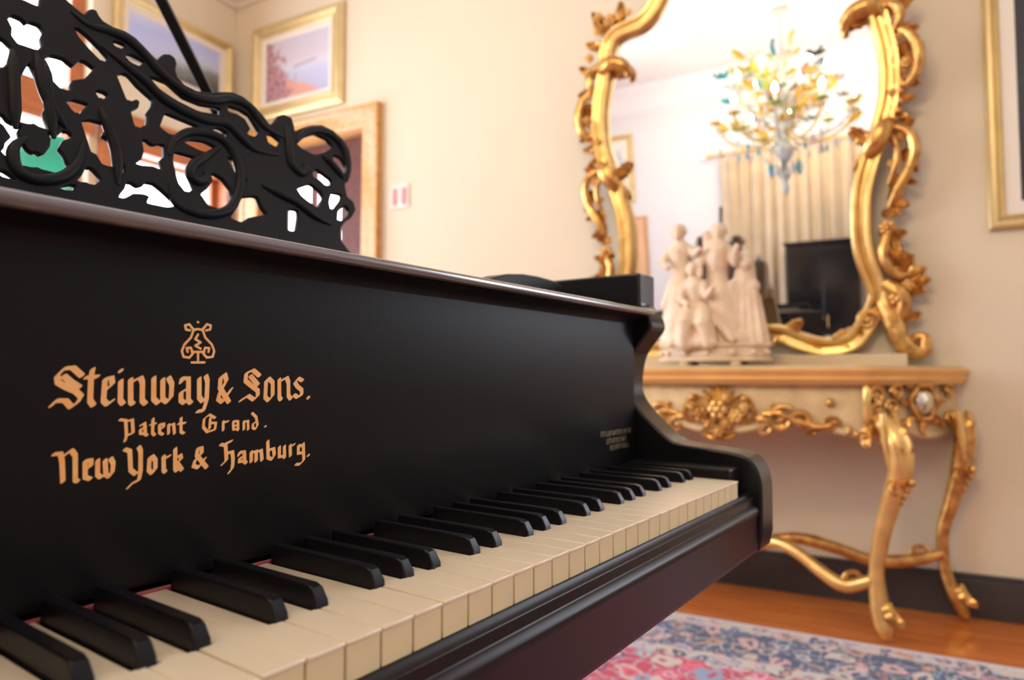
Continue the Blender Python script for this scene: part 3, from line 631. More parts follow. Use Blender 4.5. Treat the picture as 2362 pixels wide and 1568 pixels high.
def art_bay(nt, tc, h, v):        # h: 0 right .. 1 left in the photograph
    base = ramp(nt, v, [(0.0,(.42,.40,.55)),(.35,(.50,.52,.68)),(.5,(.62,.62,.70)),(.62,(.62,.56,.60)),(1.0,(.56,.54,.62))])
    dune = step(nt, mth(nt,'SUBTRACT', mth(nt,'ADD', mth(nt,'MULTIPLY',h,.62), mth(nt,'MULTIPLY',noise(nt,tc,4),.18)), mth(nt,'ADD',v,.14)), 0, .05)
    c = mixc(nt, dune, base, (.66,.34,.25))
    fl = step(nt, mth(nt,'ADD', mth(nt,'MULTIPLY',noise(nt,tc,9,3,2.),.9), mth(nt,'SUBTRACT', mth(nt,'MULTIPLY',h,1.0), mth(nt,'MULTIPLY',v,.35))), .95, 1.08)
    flc = ramp(nt, noise(nt,tc,22,2,5.), [(.35,(.10,.13,.16)),(.45,(.30,.16,.18)),(.55,(.62,.28,.30)),(.7,(.30,.26,.32))])
    c = mixc(nt, fl, c, flc)
    boat = mth(nt,'MULTIPLY', step(nt, mth(nt,'ABSOLUTE', mth(nt,'SUBTRACT', v, mth(nt,'ADD', .56, mth(nt,'MULTIPLY', h, -.12)))), .022, .008), step(nt, mth(nt,'ABSOLUTE', mth(nt,'SUBTRACT', h, .38)), .2, .15))
    return mixc(nt, boat, c, (.35,.30,.36))
def art_sky(nt, tc, h, v):
    d = mth(nt,'ADD', mth(nt,'MULTIPLY',v,.9), mth(nt,'ADD', mth(nt,'MULTIPLY',h,-.35), mth(nt,'MULTIPLY',noise(nt,tc,3),.25)))
    return ramp(nt, d, [(.0,(.10,.10,.09)),(.18,(.22,.24,.25)),(.3,(.50,.55,.66)),(.45,(.50,.57,.84)),(.75,(.44,.52,.86)),(1.0,(.64,.68,.86))])
def art_dark(nt, tc, h, v):
    return ramp(nt, noise(nt,tc,3), [(.3,(.015,.017,.02)),(.6,(.03,.035,.04)),(.8,(.10,.10,.09))])
def art_pale(nt, tc, h, v):
    return ramp(nt, noise(nt,tc,4), [(.3,(.55,.60,.66)),(.5,(.75,.76,.74)),(.7,(.35,.40,.45))])
def picture(name, label, wall, c, wd, ht, fw, liner, art, depth=.04, fm=FRAMEG, tilt=0.0):
    """wall: 'x-' faces -x, 'y-' faces -y, 'x+' faces +x"""
    e = {'x-': Vector((0,1,0)), 'y-': Vector((1,0,0)), 'x+': Vector((0,1,0))}[wall]; n = {'x-': Vector((-1,0,0)), 'y-': Vector((0,-1,0)), 'x+': Vector((1,0,0))}[wall]
    up = Vector((0,0,1)); root = empty(name, c, label=label, cat='picture')
    def rect(w2, h2): return [e*w2-up*h2, e*w2+up*h2, -e*w2+up*h2, -e*w2-up*h2]
    sg = 1 if n.dot(e.cross(up)) > 0 else -1
    pr = [(0,0),(0,depth*.55),(fw*.15,depth*.75),(fw*.3,depth*.6),(fw*.55,depth),(fw*.8,depth*.95),(fw*.9,depth*.6),(fw,depth*.5),(fw,0)]
    b = MB(); b.sweep(rect(wd/2-fw, ht/2-fw), [(-s*sg, h_) for s, h_ in pr], closed=True, nrm=n); b.build('frame', fm, root, 35)
    if liner:
        b = MB(); pr = [(0,0),(0,depth*.25),(liner*.9,depth*.5),(liner,depth*.5),(liner,0)]
        b.sweep(rect(wd/2-fw-liner, ht/2-fw-liner), [(-s*sg, h_) for s, h_ in pr], closed=True, nrm=n); b.build('liner', LINER, root, 35)
    q = rect(wd/2-fw-liner+.004, ht/2-fw-liner+.004); b = MB(); k = [p + n*.002 for p in q] + [p + n*depth*.2 for p in q]
    b.add(k, [(0,1,2,3),(4,5,6,7),(0,1,5,4),(1,2,6,5),(2,3,7,6),(3,0,4,7)])
    b.build('canvas', painting_mat(name+'_paint', 0 if wall == 'y-' else 1, art), root, 0)
    return root
picture('framed_painting', 'gilt-framed painting of pink blossoms by a pale bay, above the wooden door', 'x-', (WX, 3.02, 2.715), .74, .60, .085, .03, art_bay)
picture('framed_painting', 'gilt-framed painting of a blue sky, left of the room corner behind the lid prop', 'y-', (2.535, FY, 2.72), .76, .45, .055, .03, art_sky)
picture('framed_picture', 'dark picture with a wide cream mat in a thin gilt frame, right of the mirror', 'x-', (WX, -.715, 1.90), .67, 1.05, .050, .047, art_dark)
picture('framed_painting', 'pale picture in a cream and gilt frame, seen only in the mirror', 'x+', (OX, 2.80, 2.60), .74, .80, .06, .03, art_pale)

# light switch plate by the door
sw = empty('light_switch', (WX, 2.248, 1.823), label='small pale wall switch with two pinkish rockers, right of the wooden door', cat='light switch')
b = MB(); b.box(-.008,0,-.062,.062,-.066,.066); bevel(b.build('switch_plate', mat('white_plastic', (.78,.68,.60), .5), sw), .003)
PK = mat('pink_plastic', (.62,.26,.24), .5)
for y_ in (-.03,.03):
    b = MB(); b.box(-.014,-.008,y_-.014,y_+.014,-.045,.045); bevel(b.build('rocker', PK, sw), .003)

# ================================================================== RUG
RX0, RX1, RY0, RY1 = -1.55, 2.47, -1.9, 2.75
def rug_mat():
    m = bpy.data.materials.new('persian_rug'); m.use_nodes = True; nt = m.node_tree; p = nt.nodes['Principled BSDF']; p.inputs['Roughness'].default_value = 0.95; p.inputs['Sheen Weight'].default_value = .3
    tc = nt.nodes.new('ShaderNodeTexCoord'); sp = nt.nodes.new('ShaderNodeSeparateXYZ'); nt.links.new(tc.outputs['Object'], sp.inputs[0])
    hx_, hy_ = (RX1-RX0)/2, (RY1-RY0)/2
    d = mth(nt,'MINIMUM', mth(nt,'SUBTRACT', hx_, mth(nt,'ABSOLUTE', sp.outputs[0])), mth(nt,'SUBTRACT', hy_, mth(nt,'ABSOLUTE', sp.outputs[1])))
    def vor(scale, feat='F1', seed=0):
        mp = nt.nodes.new('ShaderNodeMapping'); mp.inputs['Location'].default_value = (seed,seed*.7,0); 
        wn = nt.nodes.new('ShaderNodeTexNoise'); wn.inputs['Scale'].default_value = 9; wn.inputs['Detail'].default_value = 3; nt.links.new(tc.outputs['Object'], wn.inputs['Vector'])
        vm = nt.nodes.new('ShaderNodeVectorMath'); vm.operation = 'MULTIPLY_ADD'; vm.inputs[1].default_value = (.13,.13,0); nt.links.new(wn.outputs['Color'], vm.inputs[0]); nt.links.new(tc.outputs['Object'], vm.inputs[2])
        nt.links.new(vm.outputs[0], mp.inputs['Vector'])
        v = nt.nodes.new('ShaderNodeTexVoronoi'); v.voronoi_dimensions = '2D'; v.feature = feat; v.inputs['Scale'].default_value = scale; v.inputs['Randomness'].default_value = .95
        nt.links.new(mp.outputs['Vector'], v.inputs['Vector']); return v
    def flowers(scale, seed, bgc, cols):
        v = vor(scale, 'F1', seed); dist = v.outputs['Distance']; sep = nt.nodes.new('ShaderNodeSeparateColor'); nt.links.new(v.outputs['Color'], sep.inputs[0])
        pc = ramp(nt, sep.outputs[0], [(i/len(cols), c) for i, c in enumerate(cols)])
        nt.nodes[-1].color_ramp.interpolation = 'CONSTANT'
        c2 = ramp(nt, sep.outputs[1], [(i/len(cols), c) for i, c in enumerate(cols[::-1])]); nt.nodes[-1].color_ramp.interpolation = 'CONSTANT'
        wob = nt.nodes.new('ShaderNodeTexNoise'); wob.inputs['Scale'].default_value = scale*3; nt.links.new(tc.outputs['Object'], wob.inputs['Vector'])
        dd = mth(nt,'ADD', dist, mth(nt,'MULTIPLY', mth(nt,'SUBTRACT', wob.outputs['Fac'], .5), .35))
        c = mixc(nt, step(nt, dd, .44, .40), bgc, pc); c = mixc(nt, step(nt, dd, .30, .27), c, c2); c = mixc(nt, step(nt, dd, .14, .11), c, bgc)
        e = vor(scale*1.7, 'DISTANCE_TO_EDGE', seed+3).outputs['Distance']
        return mixc(nt, mth(nt,'MULTIPLY', step(nt, e, .07, .04), step(nt, dd, .40, .46)), c, (.42,.42,.46))
    navy = (.022,.04,.11); cr = (.58,.50,.42); rust = (.46,.20,.12); lb = (.22,.32,.46); red = (.52,.02,.07); pk = (.66,.36,.42)
    border = flowers(15, 0, navy, [cr, rust, navy, lb, pk, navy, cr, (.52,.36,.26)])
    field = flowers(12, 7, red, [pk, lb, cr, navy, (.70,.10,.18), cr])
    guard = flowers(20, 3, cr, [lb, rust, navy, pk])
    c = mixc(nt, step(nt, d, .30, .31), border, guard); c = mixc(nt, step(nt, d, .37, .38), c, field)
    c = mixc(nt, step(nt, d, .085, .08), c, guard); c = mixc(nt, step(nt, d, .022, .018), c, (.56,.56,.60))
    nt.links.new(c, p.inputs['Base Color'])
    n2 = nt.nodes.new('ShaderNodeTexNoise'); n2.inputs['Scale'].default_value = 500; nt.links.new(tc.outputs['Object'], n2.inputs['Vector'])
    bp = nt.nodes.new('ShaderNodeBump'); bp.inputs['Strength'].default_value = .4; bp.inputs['Distance'].default_value = .004; nt.links.new(n2.outputs['Fac'], bp.inputs['Height']); nt.links.new(bp.outputs['Normal'], p.inputs['Normal'])
    return m
b = MB(); b.box((RX0-RX1)/2,(RX1-RX0)/2,(RY0-RY1)/2,(RY1-RY0)/2,0,.011)
rug = b.build('persian_rug', rug_mat(), None, 0); rug.location = ((RX0+RX1)/2,(RY0+RY1)/2,0.0)
tag(rug, 'red and navy floral oriental rug lying under the piano', 'rug')

# ================================================================== GRAND PIANO (keyboard axis = local x, into the case = local y)
ZK = 0.73                                       # height of the white key tops
pa = R(-7.538)
piano = empty('grand_piano', (0.21368, 0.23460, 0), pa, label='black antique grand piano with open fretwork music desk and gold lettering', cat='piano')
OFF = (0, 0, ZK)
def pp(name, mb, m, bv=0.0, smooth=40, parent=None):
    o = mb.build(name, m, parent or piano, smooth, OFF)
    if bv: bevel(o, bv, 3)
    return o
XL, XR = -.559, .699
fx = lambda p, h: (h, p[0], p[1])
# cheeks (arms) with the scooped profile
arm = [(.1455,.272),(.1455,.232),(.138,.2194),(.1305,.205),(.1300,.192),(.1432,.1753),(.1569,.1565),(.1634,.1311),(.1637,.105),(.1533,.0855),(.1324,.0643),(.1054,.0420),(.0870,.0350),(.0493,.0320),(.0081,.0264),(-.0085,.0155),(-.0160,-.0050),(-.0169,-.030),(-.0165,-.0727),(-.0121,-.0922)]
armc = [tuple(p) for p in catmull([(a, c_, 0) for a, c_ in arm[2:-2]], 4)]
arm_poly = [(.34,.272),(.1455,.272),(.1455,.226)] + [(p[0],p[1]) for p in armc] + [(-.0165,-.0727),(-.0121,-.0922),(.34,-.0922)]
for x0,x1 in ((.70,.752),(-.612,-.56)):
    b = MB(); b.prism(arm_poly, fx, x0, x1); pp('cheek', b, mat('polished_black_cheek', (0.010, 0.010, 0.011), rough=0.22, spec=0.3), .0035)
# key bed and key slip
b = MB(); b.box(-.56,.70,.02,.75,-.0915,-.035); pp('key_bed', b, EBONY2)
slip = [(.003,-.030),(.003,-.0205),(-.0015,-.0205),(-.003,-.0235),(-.0065,-.026),(-.0075,-.034),(-.0118,-.0375),(-.0132,-.041),(-.0128,-.046),(-.0118,-.048),(-.0115,-.086),(-.0098,-.0915),(.02,-.0915),(.02,-.030)]
b = MB(); b.prism(slip, fx, -.56, .70); pp('key_slip', b, EBONY2, .0008)
for x0,x1 in ((.6595,.6995),(-.5595,-.5185)):
    b = MB(); b.box(x0,x1,.0105,.152,-.034,.0125); pp('key_block', b, EBONY, .003)
# fallboard with moulded lip
fbp = [(.1545,.006),(.1560,.003),(.176,.003),(.176,.206),(.1545,.206)]
b = MB(); b.prism(fbp, fx, XL, XR); fall = pp('fallboard', b, EBONY, .0012)
lipp = [(.1545,.199),(.1525,.2030),(.1470,.2062),(.1370,.2082),(.1300,.2094),(.1272,.2105),(.1272,.2168),(.150,.2185),(.32,.2215),(.32,.206)]
b = MB(); b.prism(lipp, fx, XL, XR+.0005); lip = pp('fallboard_lip', b, EBONY, 0, 50)
b = MB(); b.tube([(XL+.001,.1268,.2138),(XR,.1268,.2138)], .0046, 14); pp('lip_bead', b, mat('worn_polished_edge', (0.10,0.085,0.075), rough=0.22, spec=0.9, coat=1.0), 0, 60, lip)
b = MB(); b.box(XL,XR,.1505,.1552,-.004,.0007); pp('felt_strip', b, FELT)
b = MB()
for y_ in (.168,): b.box(XL+.01,XR-.01,.177,.20,-.03,.20)
pp('action_rail', b, EBONY)

# keys: 85 notes, A to A; white key i spans [i, i+1] * pitch, treble end at 28
PITCH = .0235; HW = 0.0047
names = 'ABCDEFG'
white = [(k-22, names[k % 7]) for k in range(50)]          # index of left edge, note name
blk_off = {'C': .0015*-1, 'D': .0015, 'F': -.0022, 'G': 0, 'A': .0022}   # black key to the right of this white key
has_r = set(blk_off); cache = {}
def white_mesh(nm, first, last):
    key = (nm, first, last)
    if key in cache: return cache[key]
    prev = names[(names.index(nm)-1) % 7]; g = .00045
    xl = g; xr = PITCH-g; tl, tr = xl, xr
    if prev in has_r and not first: tl = blk_off[prev] + HW + .0016
    if nm in has_r and not last: tr = PITCH + blk_off[nm] - HW - .0016
    b = MB()
    poly = [(xl,-.0010),(xr,-.0010),(xr,.0495)] + ([(tr,.0495)] if tr != xr else []) + [(tr,.1515),(tl,.1515)] + ([(tl,.0495)] if tl != xl else []) + [(xl,.0495)]
    b.prism(poly, lambda p, h: (p[0],p[1],h), -.0022, 0.0)
    b.cur = 1
    poly2 = [(xl+.0002,.0),(xr-.0002,.0),(xr-.0002,.0495)] + ([(tr,.0495)] if tr != xr else []) + [(tr,.1515),(tl,.1515)] + ([(tl,.0495)] if tl != xl else []) + [(xl+.0002,.0495)]
    b.prism(poly2, lambda p, h: (p[0],p[1],h), -.0235, -.0022)
    me = b.mesh('white_key', [IVORY, IVORYF], 40, OFF); cache[key] = me; return me
for i, nm in white:
    me = white_mesh(nm, i == -22, i == 27)
    o = place('white_key', me, piano, (i*PITCH, 0, random.uniform(-.0003,.0003))); bevel(o, .0006, 2)
b = MB()
y0_,y1_ = .0480,.1500; zt = .0118
sec = lambda y, wb, wt, z0, z1: [(-wb,y,z0),(wb,y,z0),(wt,y,z1),(-wt,y,z1)]
V = sec(y0_, .0050,.0044, -.004,.003) + sec(y0_+.0045,.0050,.0037,-.004,zt-.0015) + sec(y0_+.009,.0050,.0037,-.004,zt) + sec(y1_,.0050,.0037,-.004,zt)
b.add(V, [(0,1,2,3)] + [(k*4+j,k*4+(j+1)%4,k*4+4+(j+1)%4,k*4+4+j) for k in range(3) for j in range(4)] + [(12,13,14,15)])
bme = b.mesh('black_key', BLACKKEY, 35, OFF)
for i, nm in white:
    if nm in has_r and i < 27:
        o = place('black_key', bme, piano, ((i+1)*PITCH + blk_off[nm], 0, 0)); bevel(o, .0009, 2)

# gold lettering and lyre, thin transfers on the fallboard
MF = Matrix(((1,0,0,0),(0,0,-1,.1544),(0,1,0,ZK),(0,0,0,1)))
def letters(name, strokes, a, b_, ang, h, m, label):
    pts = [p for s in strokes for p in s]; x0 = min(p[0] for p in pts)-.004; x1 = max(p[0] for p in pts)+.004; y0 = min(p[1] for p in pts)-.004; y1 = max(p[1] for p in pts)+.004
    X, Y = np.meshgrid(np.arange(x0,x1,h), np.arange(y0,y1,h)); F = stroke_field(X, Y, strokes, a, b_, ang)
    lp = [thin(L, h*.12) for L in contours(np.clip(F,-.9,.9), x0, y0, h)]
    o = plate(name, [L for L in lp if len(L) > 4], .0003, .00003, m, piano, MF); tag(o, label); return o
letters('gold_lettering', TXT_BIG, .0019, .00055, R(38), .0004, GOLDLEAF, 'large gold blackletter line')
letters('gold_lettering', TXT_MID, .00115, .0004, R(38), .00028, GOLDLEAF, 'small gold blackletter line')
letters('gold_lettering', TXT_LOW, .0016, .0005, R(38), .00036, GOLDLEAF, 'gold blackletter line')
letters('lyre_emblem', TXT_LYRE, .00075, .00075, 0, .00028, GOLDLEAF, 'gold lyre emblem')
st = []; rr = random.Random(3)
for zrow, xa, xb in ((.052,.60,.685),(.042,.615,.675),(.033,.625,.68)):
    x = xa
    while x < xb:
        st.append([(x, zrow-.003), (x+rr.uniform(-.0005,.0005), zrow+.003)]); 
        if rr.random() < .6: st.append([(x, zrow+rr.choice((-.003,.003))), (x+.003, zrow+rr.choice((-.003,.003)))])
        x += rr.uniform(.0035,.0055)
letters('gold_lettering', st, .0007, .0004, R(38), .0004, OLDGOLD, 'worn faint gold transfer at the treble end')

# fretwork music desk
ts = R(15); DC = (.0705, .44, .262)
MD = Matrix(((1,0,0,DC[0]),(0,math.sin(ts),-math.cos(ts),DC[1]),(0,math.cos(ts),math.sin(ts),DC[2]+ZK),(0,0,0,1)))
h = .0011
X, Y = np.meshgrid(np.arange(-.42,.42,h), np.arange(-.004,.32,h)); U = np.abs(X)
half = [(-.02,.302),(.012,.298),(.026,.280)] + DESK_OUTER + [(.392,.0),(-.02,.0)]
F = poly_sdf(U, Y, half)
TH = .007; SH = .0036
sm = U[:, U.shape[1]//2:]                       # only the right half is evaluated, then mirrored
Yh = Y[:, U.shape[1]//2:]; G = np.full(sm.shape, 1e3)
for hp in DESK_HOLES:
    xs = [p[0] for p in hp]; ys = [p[1] for p in hp]
    msk = (sm > min(xs)-.02) & (sm < max(xs)+.02) & (Yh > min(ys)-.02) & (Yh < max(ys)+.02)
    if not msk.any(): continue
    a = poly_sdf(sm[msk], Yh[msk], hp); c_ = poly_sdf(sm[msk]-SH, Yh[msk], hp)
    G[msk] = np.minimum(G[msk], -np.maximum(a, c_) - .0004)
Gm = np.concatenate([G[:, ::-1][:, G.shape[1]-U.shape[1]//2:], G], axis=1) if U.shape[1] % 2 == 0 else np.concatenate([G[:, :0:-1], G], axis=1)
F = np.minimum(F, Gm[:, :F.shape[1]])
for _ in range(2):                               # soften the cut corners
    P_ = np.pad(np.clip(F,-.004,.004), 1, mode='edge'); F = (P_[:-2,1:-1]+P_[2:,1:-1]+P_[1:-1,:-2]+P_[1:-1,2:]+4*P_[1:-1,1:-1])/8
lp = [thin(L, .00018) for L in contours(F, -.42, -.004, h)]
plate('music_desk', [L for L in lp if len(L) > 6], TH, .0016, FRET, piano, MD)
def dpt(u, s, n=.0): v = MD @ Vector((u, s, n)); return (v.x, v.y, v.z-ZK)
for rb in DESK_RIBS:                              # half-round ribs carved along the scrolls
    for sg in ((1,-1) if abs(rb[0][0]) > .012 else (1,)):
        P3 = catmull([dpt(sg*u, s, .0030) for u, s in rb], 4); b = MB(); k = len(P3)
        b.tube(P3, [.0058*min(1, .35+3*min(i,k-1-i)/k) for i in range(k)], 8); pp('carved_rib', b, FRET, 0, 60)
# tray and rim
tray = [(-.45,.24),(.50,.24),(.58,.245),(.635,.262),(.655,.30),(.655,.47),(-.52,.47),(-.52,.30),(-.50,.262)]
b = MB(); b.prism(tray, lambda p, h_: (p[0],p[1],h_), .226, .243); pp('desk_tray', b, EBONY, .004)
stop = [(.478,.243),(.50,.2505),(.53,.2585),(.565,.2625),(.60,.2635),(.64,.2625),(.664,.2570),(.668,.243)]
b = MB(); b.prism(stop, lambda p, h_: (p[0],h_,p[1]), .25, .285); pp('desk_slide_end', b, EBONY, .002)
b = MB(); b.box(-.30,.44,.425,.455,.243,.272); pp('desk_rail', b, EBONY, .002)
rim = catmull([(.726,.34,0),(.726,.60,0),(.69,.74,0),(.585,.89,0),(.44,1.03,0),(.30,1.17,0),(.13,1.34,0),(-.06,1.43,0),(-.28,1.45,0),(-.46,1.41,0),(-.565,1.27,0),(-.586,1.05,0),(-.586,.7,0),(-.586,.34,0)], 6)
b = MB(); b.sweep(rim, [(-.026,-.16),(-.026,.272),(.026,.272),(.026,-.16)]); pp('rim', b, EBONY, .003)
ins = [(p.x*.965+.003, .34+(p.y-.34)*.975) for p in rim]
b = MB(); b.prism(ins, lambda p, h_: (p[0],p[1],h_), -.04, -.02); pp('soundboard', b, PINE)
ins2 = [(p.x*.90+.006, .50+(p.y-.34)*.80) for p in rim]
b = MB(); b.prism(ins2, lambda p, h_: (p[0],p[1],h_), .10, .115); pp('iron_plate', b, BRONZE, .004)
# lid prop and legs
b = MB(); b.tube([(.64,.78,.262),(.112,.78,1.06)], [.0115,.0115], n=4); pp('lid_prop', b, EBONY, .002)
prof = [(.0,0),(.030,0),(.034,.012),(.030,.05),(.022,.06),(.026,.07),(.036,.20),(.052,.42),(.046,.46),(.058,.48),(.062,.50),(.050,.52),(.066,.54),(.066,.5715)]
for x_,y_,top in ((.58,.42,.6385),(-.46,.42,.6385),(-.2,1.2,.571)):
    b = MB(); k = (top-.011)/.5715
    b.lathe([(r_, .011+z_*k) for r_, z_ in prof], (x_,y_,0), 8); o = b.build('leg', EBONY, piano, 30)
for x_,y_ in ((-.2,1.2),):
    b = MB(); b.box(x_-.25,x_+.25,y_-.05,y_+.05,-.16,-.04); pp('leg_beam', b, EBONY)
b = MB(); b.box(-.58,.72,.62,.72,-.16,-.0915); pp('belly_rail', b, EBONY)

# ================================================================== CONSOLE TABLE
YC = .488
con = empty('console_table', (2.72, YC, 0), label='cream and gilt carved console table with curved legs beneath the ornate mirror', cat='table')
CL = Vector(con.location)
def cp(name, mb, m, smooth=45, bv=0): 
    o = mb.build(name, m, con, smooth)
    if bv: bevel(o, bv)
    return o
half = [(2.945,.775),(2.80,.690),(2.66,.600),(2.575,.535),(2.525,.492),(2.503,.455),(2.498,.36),(2.488,.24),(2.474,.12),(2.470,0)]
outl = half + [(x,-y) for x, y in half[-2::-1]]               # +y end -> -y end
outl = [(p.x, p.y) for p in catmull([(x,y,0) for x, y in outl], 4)]
TOPZ = .885
path = [Vector((x-CL.x, y, 0)) for x, y in outl]
eprof = [(-.05,.825),(.000,.825),(.004,.832),(.014,.838),(.016,.846),(.010,.852),(.012,.858),(.020,.866),(.022,.876),(.016,.8815),(-.05,.8815)]
b = MB(); b.sweep([p for p in path], [(-s, z) for s, z in eprof]); edge = cp('top_moulding', b, GILTE, 50)
b = MB(); b.prism([(p.x,p.y) for p in path], lambda p, z: (p[0],p[1],z), .8816, .889); cp('marble_top', b, MARBLE, 0, .003)
b = MB(); b.prism([(p.x*.9+.01,p.y*.93) for p in path], lambda p, z: (p[0],p[1],z), .800, .824); cp('frame_board', b, CREAMW, 0)
# apron with scalloped lower edge
vs_, fs = [], []; n_ = len(path); L_ = 0; cum = [0]
for i in range(1, n_): L_ += (path[i]-path[i-1]).length; cum.append(L_)
def low(y):
    a = abs(y)
    if a < .16: return .648 + .03*(a/.16)**2
    if a < .30: return .678 + .012*math.sin((a-.16)/.14*math.pi)
    if a < .46: return .676 - .03*((a-.30)/.16)
    return .655 + .02*math.sin((a-.46)/.3*math.pi*2)
for i in range(n_):
    t = (path[min(i+1,n_-1)]-path[max(i-1,0)]).normalized(); sd = Vector((-t.y, t.x, 0)); lo = low(path[i].y)
    c_ = path[i] + sd*.028
    for dz, off in ((.825,.004),(.78,-.004),(.74,-.010),(lo+.03,-.006),(lo+.008,-.012),(lo,-.006)): vs_.append(c_ + sd*off + Vector((0,0,dz)))
    for dz, off in ((lo,.02),(.825,.02)): vs_.append(c_ + sd*off + Vector((0,0,dz)))
fs = [(i*8+j, i*8+(j+1)%8, (i+1)*8+(j+1)%8, (i+1)*8+j) for i in range(n_-1) for j in range(8)] + [tuple(range(8)), tuple(range((n_-1)*8, n_*8))]
b = MB(); b.add(vs_, fs); cp('apron', b, CREAMW, 40)
def front(y, z, out=.0):                                     # point on the apron face
    best = min(range(n_), key=lambda i: abs(path[i].y-y)); t = (path[min(best+1,n_-1)]-path[max(best-1,0)]).normalized(); sd = Vector((-t.y, t.x, 0))
    return path[best] + sd*(.018-out) + Vector((0,0,z)), t, -sd
Z3 = Vector((0,0,1))
for sg in (-1, 1):                                           # carved ornament, mirrored about the centre
    for (y,z,r0,tr,t0,a0,hd) in [(.10,.72,.040,1.3,.012,0,1),(.20,.705,.045,1.4,.011,2.2,-1),(.27,.700,.034,1.3,.010,0,1),(.36,.690,.026,1.2,.009,3.1,-1),(.15,.675,.03,1.2,.009,1.0,1)]:
        p, t, n = front(sg*y, z, .004); b = MB(); b.scroll(p, t*sg, Z3, r0, tr, t0, t0*.55, a0, 7, hd); cp('scroll', b, GILT)
    b = MB(); P3 = []
    for k in range(17):
        u = k/16; y = .13 + .25*u; z = .705 + .022*math.sin(u*math.pi*2.0) ; P3.append(front(sg*y, z, .003)[0])
    b.tube(P3, lerp_list([.006,.013,.012,.014,.007],17), 8); cp('carved_ribbon', b, GILT)
    for (y,z,r) in [(.10,.775,.014),(.17,.755,.008),(.355,.765,.015),(.42,.670,.011),(.445,.662,.010),(.47,.655,.010),(.40,.680,.010)]:
        p, t, n = front(sg*y, z, .004); b = MB(); b.ball(p, r, 10); cp('bead', b, GILT)
    for (y,z,ang,ln) in [(.08,.70,.3,.09),(.12,.735,.9,.07),(.05,.66,-.4,.07),(.23,.69,.1,.08),(.31,.70,.5,.06),(.33,.68,-.5,.05)]:
        p, t, n = front(sg*y, z, .002); b = MB(); b.leaf(p, (t*(-sg))*math.cos(ang)*-1*1.0 + Z3*math.sin(ang), n, ln, ln*.28, .45); cp('acanthus_leaf', b, GILT)
    # canted side: shiny oval cartouche in a rocaille frame, corner volutes
    p, t, n = front(sg*.635, .765, .012); b = MB()
    rot = Matrix((t, n, Z3)).transposed()
    b.ball(p, .05, 18, (1.05,.45,.85), rot); o = cp('oval_cartouche', b, mat('silvered_boss', (.75,.72,.62), .12, .95))
    b = MB(); b.tube([p + t*math.cos(a)*.072 + Z3*math.sin(a)*.058 + n*.006*math.cos(5*a) for a in [2*math.pi*k/32 for k in range(33)]], .010, 8); cp('cartouche_rim', b, GILT)
    for a in range(8):
        q = p + t*math.cos(a*.785)*.085 + Z3*math.sin(a*.785)*.068; b = MB(); b.leaf(q, t*math.cos(a*.785) + Z3*math.sin(a*.785), n, .045, .014, .5); cp('acanthus_leaf', b, GILT)
    for (y,z) in ((.735,.80),(.735,.70),(.56,.80),(.545,.75)):
        p, t, n = front(sg*y, z, .006); b = MB(); b.scroll(p, t*sg, Z3, .026, 1.3, .009, .005, 0, 7, 1); cp('scroll', b, GILT)
    p, t, n = front(sg*.47, .765, .008); b = MB(); b.tube([p + Z3*z_ + n*o_ for z_, o_ in ((.055,.0),(.03,.012),(0,.006),(-.04,.010),(-.07,.0))], [.010,.014,.011,.014,.010], 8); cp('corner_pilaster', b, GILTL)
for sg in (-1, 1):
    for (y,z,r0,a0,hd) in ((.505,.79,.030,0,1),(.50,.735,.026,2,-1),(.495,.69,.024,1,1),(.53,.70,.022,0,-1)):
        p, t, n = front(sg*y, z, .010); b = MB(); b.scroll(p, t*sg, Z3, r0, 1.3, .011, .006, a0, 7, hd); cp('scroll', b, GILT)
    for (y,z,ang,ln) in ((.49,.70,-1.2,.09),(.52,.69,-1.7,.08),(.50,.80,-.6,.06),(.60,.70,-.3,.06),(.66,.69,.2,.06),(.70,.71,-2.6,.06)):
        p, t, n = front(sg*y, z, .006); b = MB(); b.leaf(p, t*sg*math.cos(ang) + Z3*math.sin(ang), n, ln, ln*.3, .45); cp('acanthus_leaf', b, GILT)
# centre cartouche: flowers and shell
for (y,z,r) in [(0,.735,.042),(-.055,.715,.03),(.055,.715,.03),(-.03,.69,.026),(.03,.69,.026),(0,.66,.026),(.08,.745,.02),(-.08,.745,.02),(-.02,.775,.02),(.03,.78,.017)]:
    p, t, n = front(y, z, .012); b = MB()
    for k in range(6):
        a = k*math.pi/3; q = p + t*math.cos(a)*r*.55 + Z3*math.sin(a)*r*.55; b.ball(q, r*.45, 8, (1,.7,1))
    b.ball(p+n*.008, r*.35, 8); cp('carved_flower', b, GILT if (y > .02 or z < .7) else GILTL)
for k in range(7):
    a = R(30 + k*20); p, t, n = front(0, .74, .004); b = MB(); b.leaf(p, t*math.cos(a) + Z3*math.sin(a), n, .085, .014, .3, 2); cp('shell_leaf', b, GILTL)
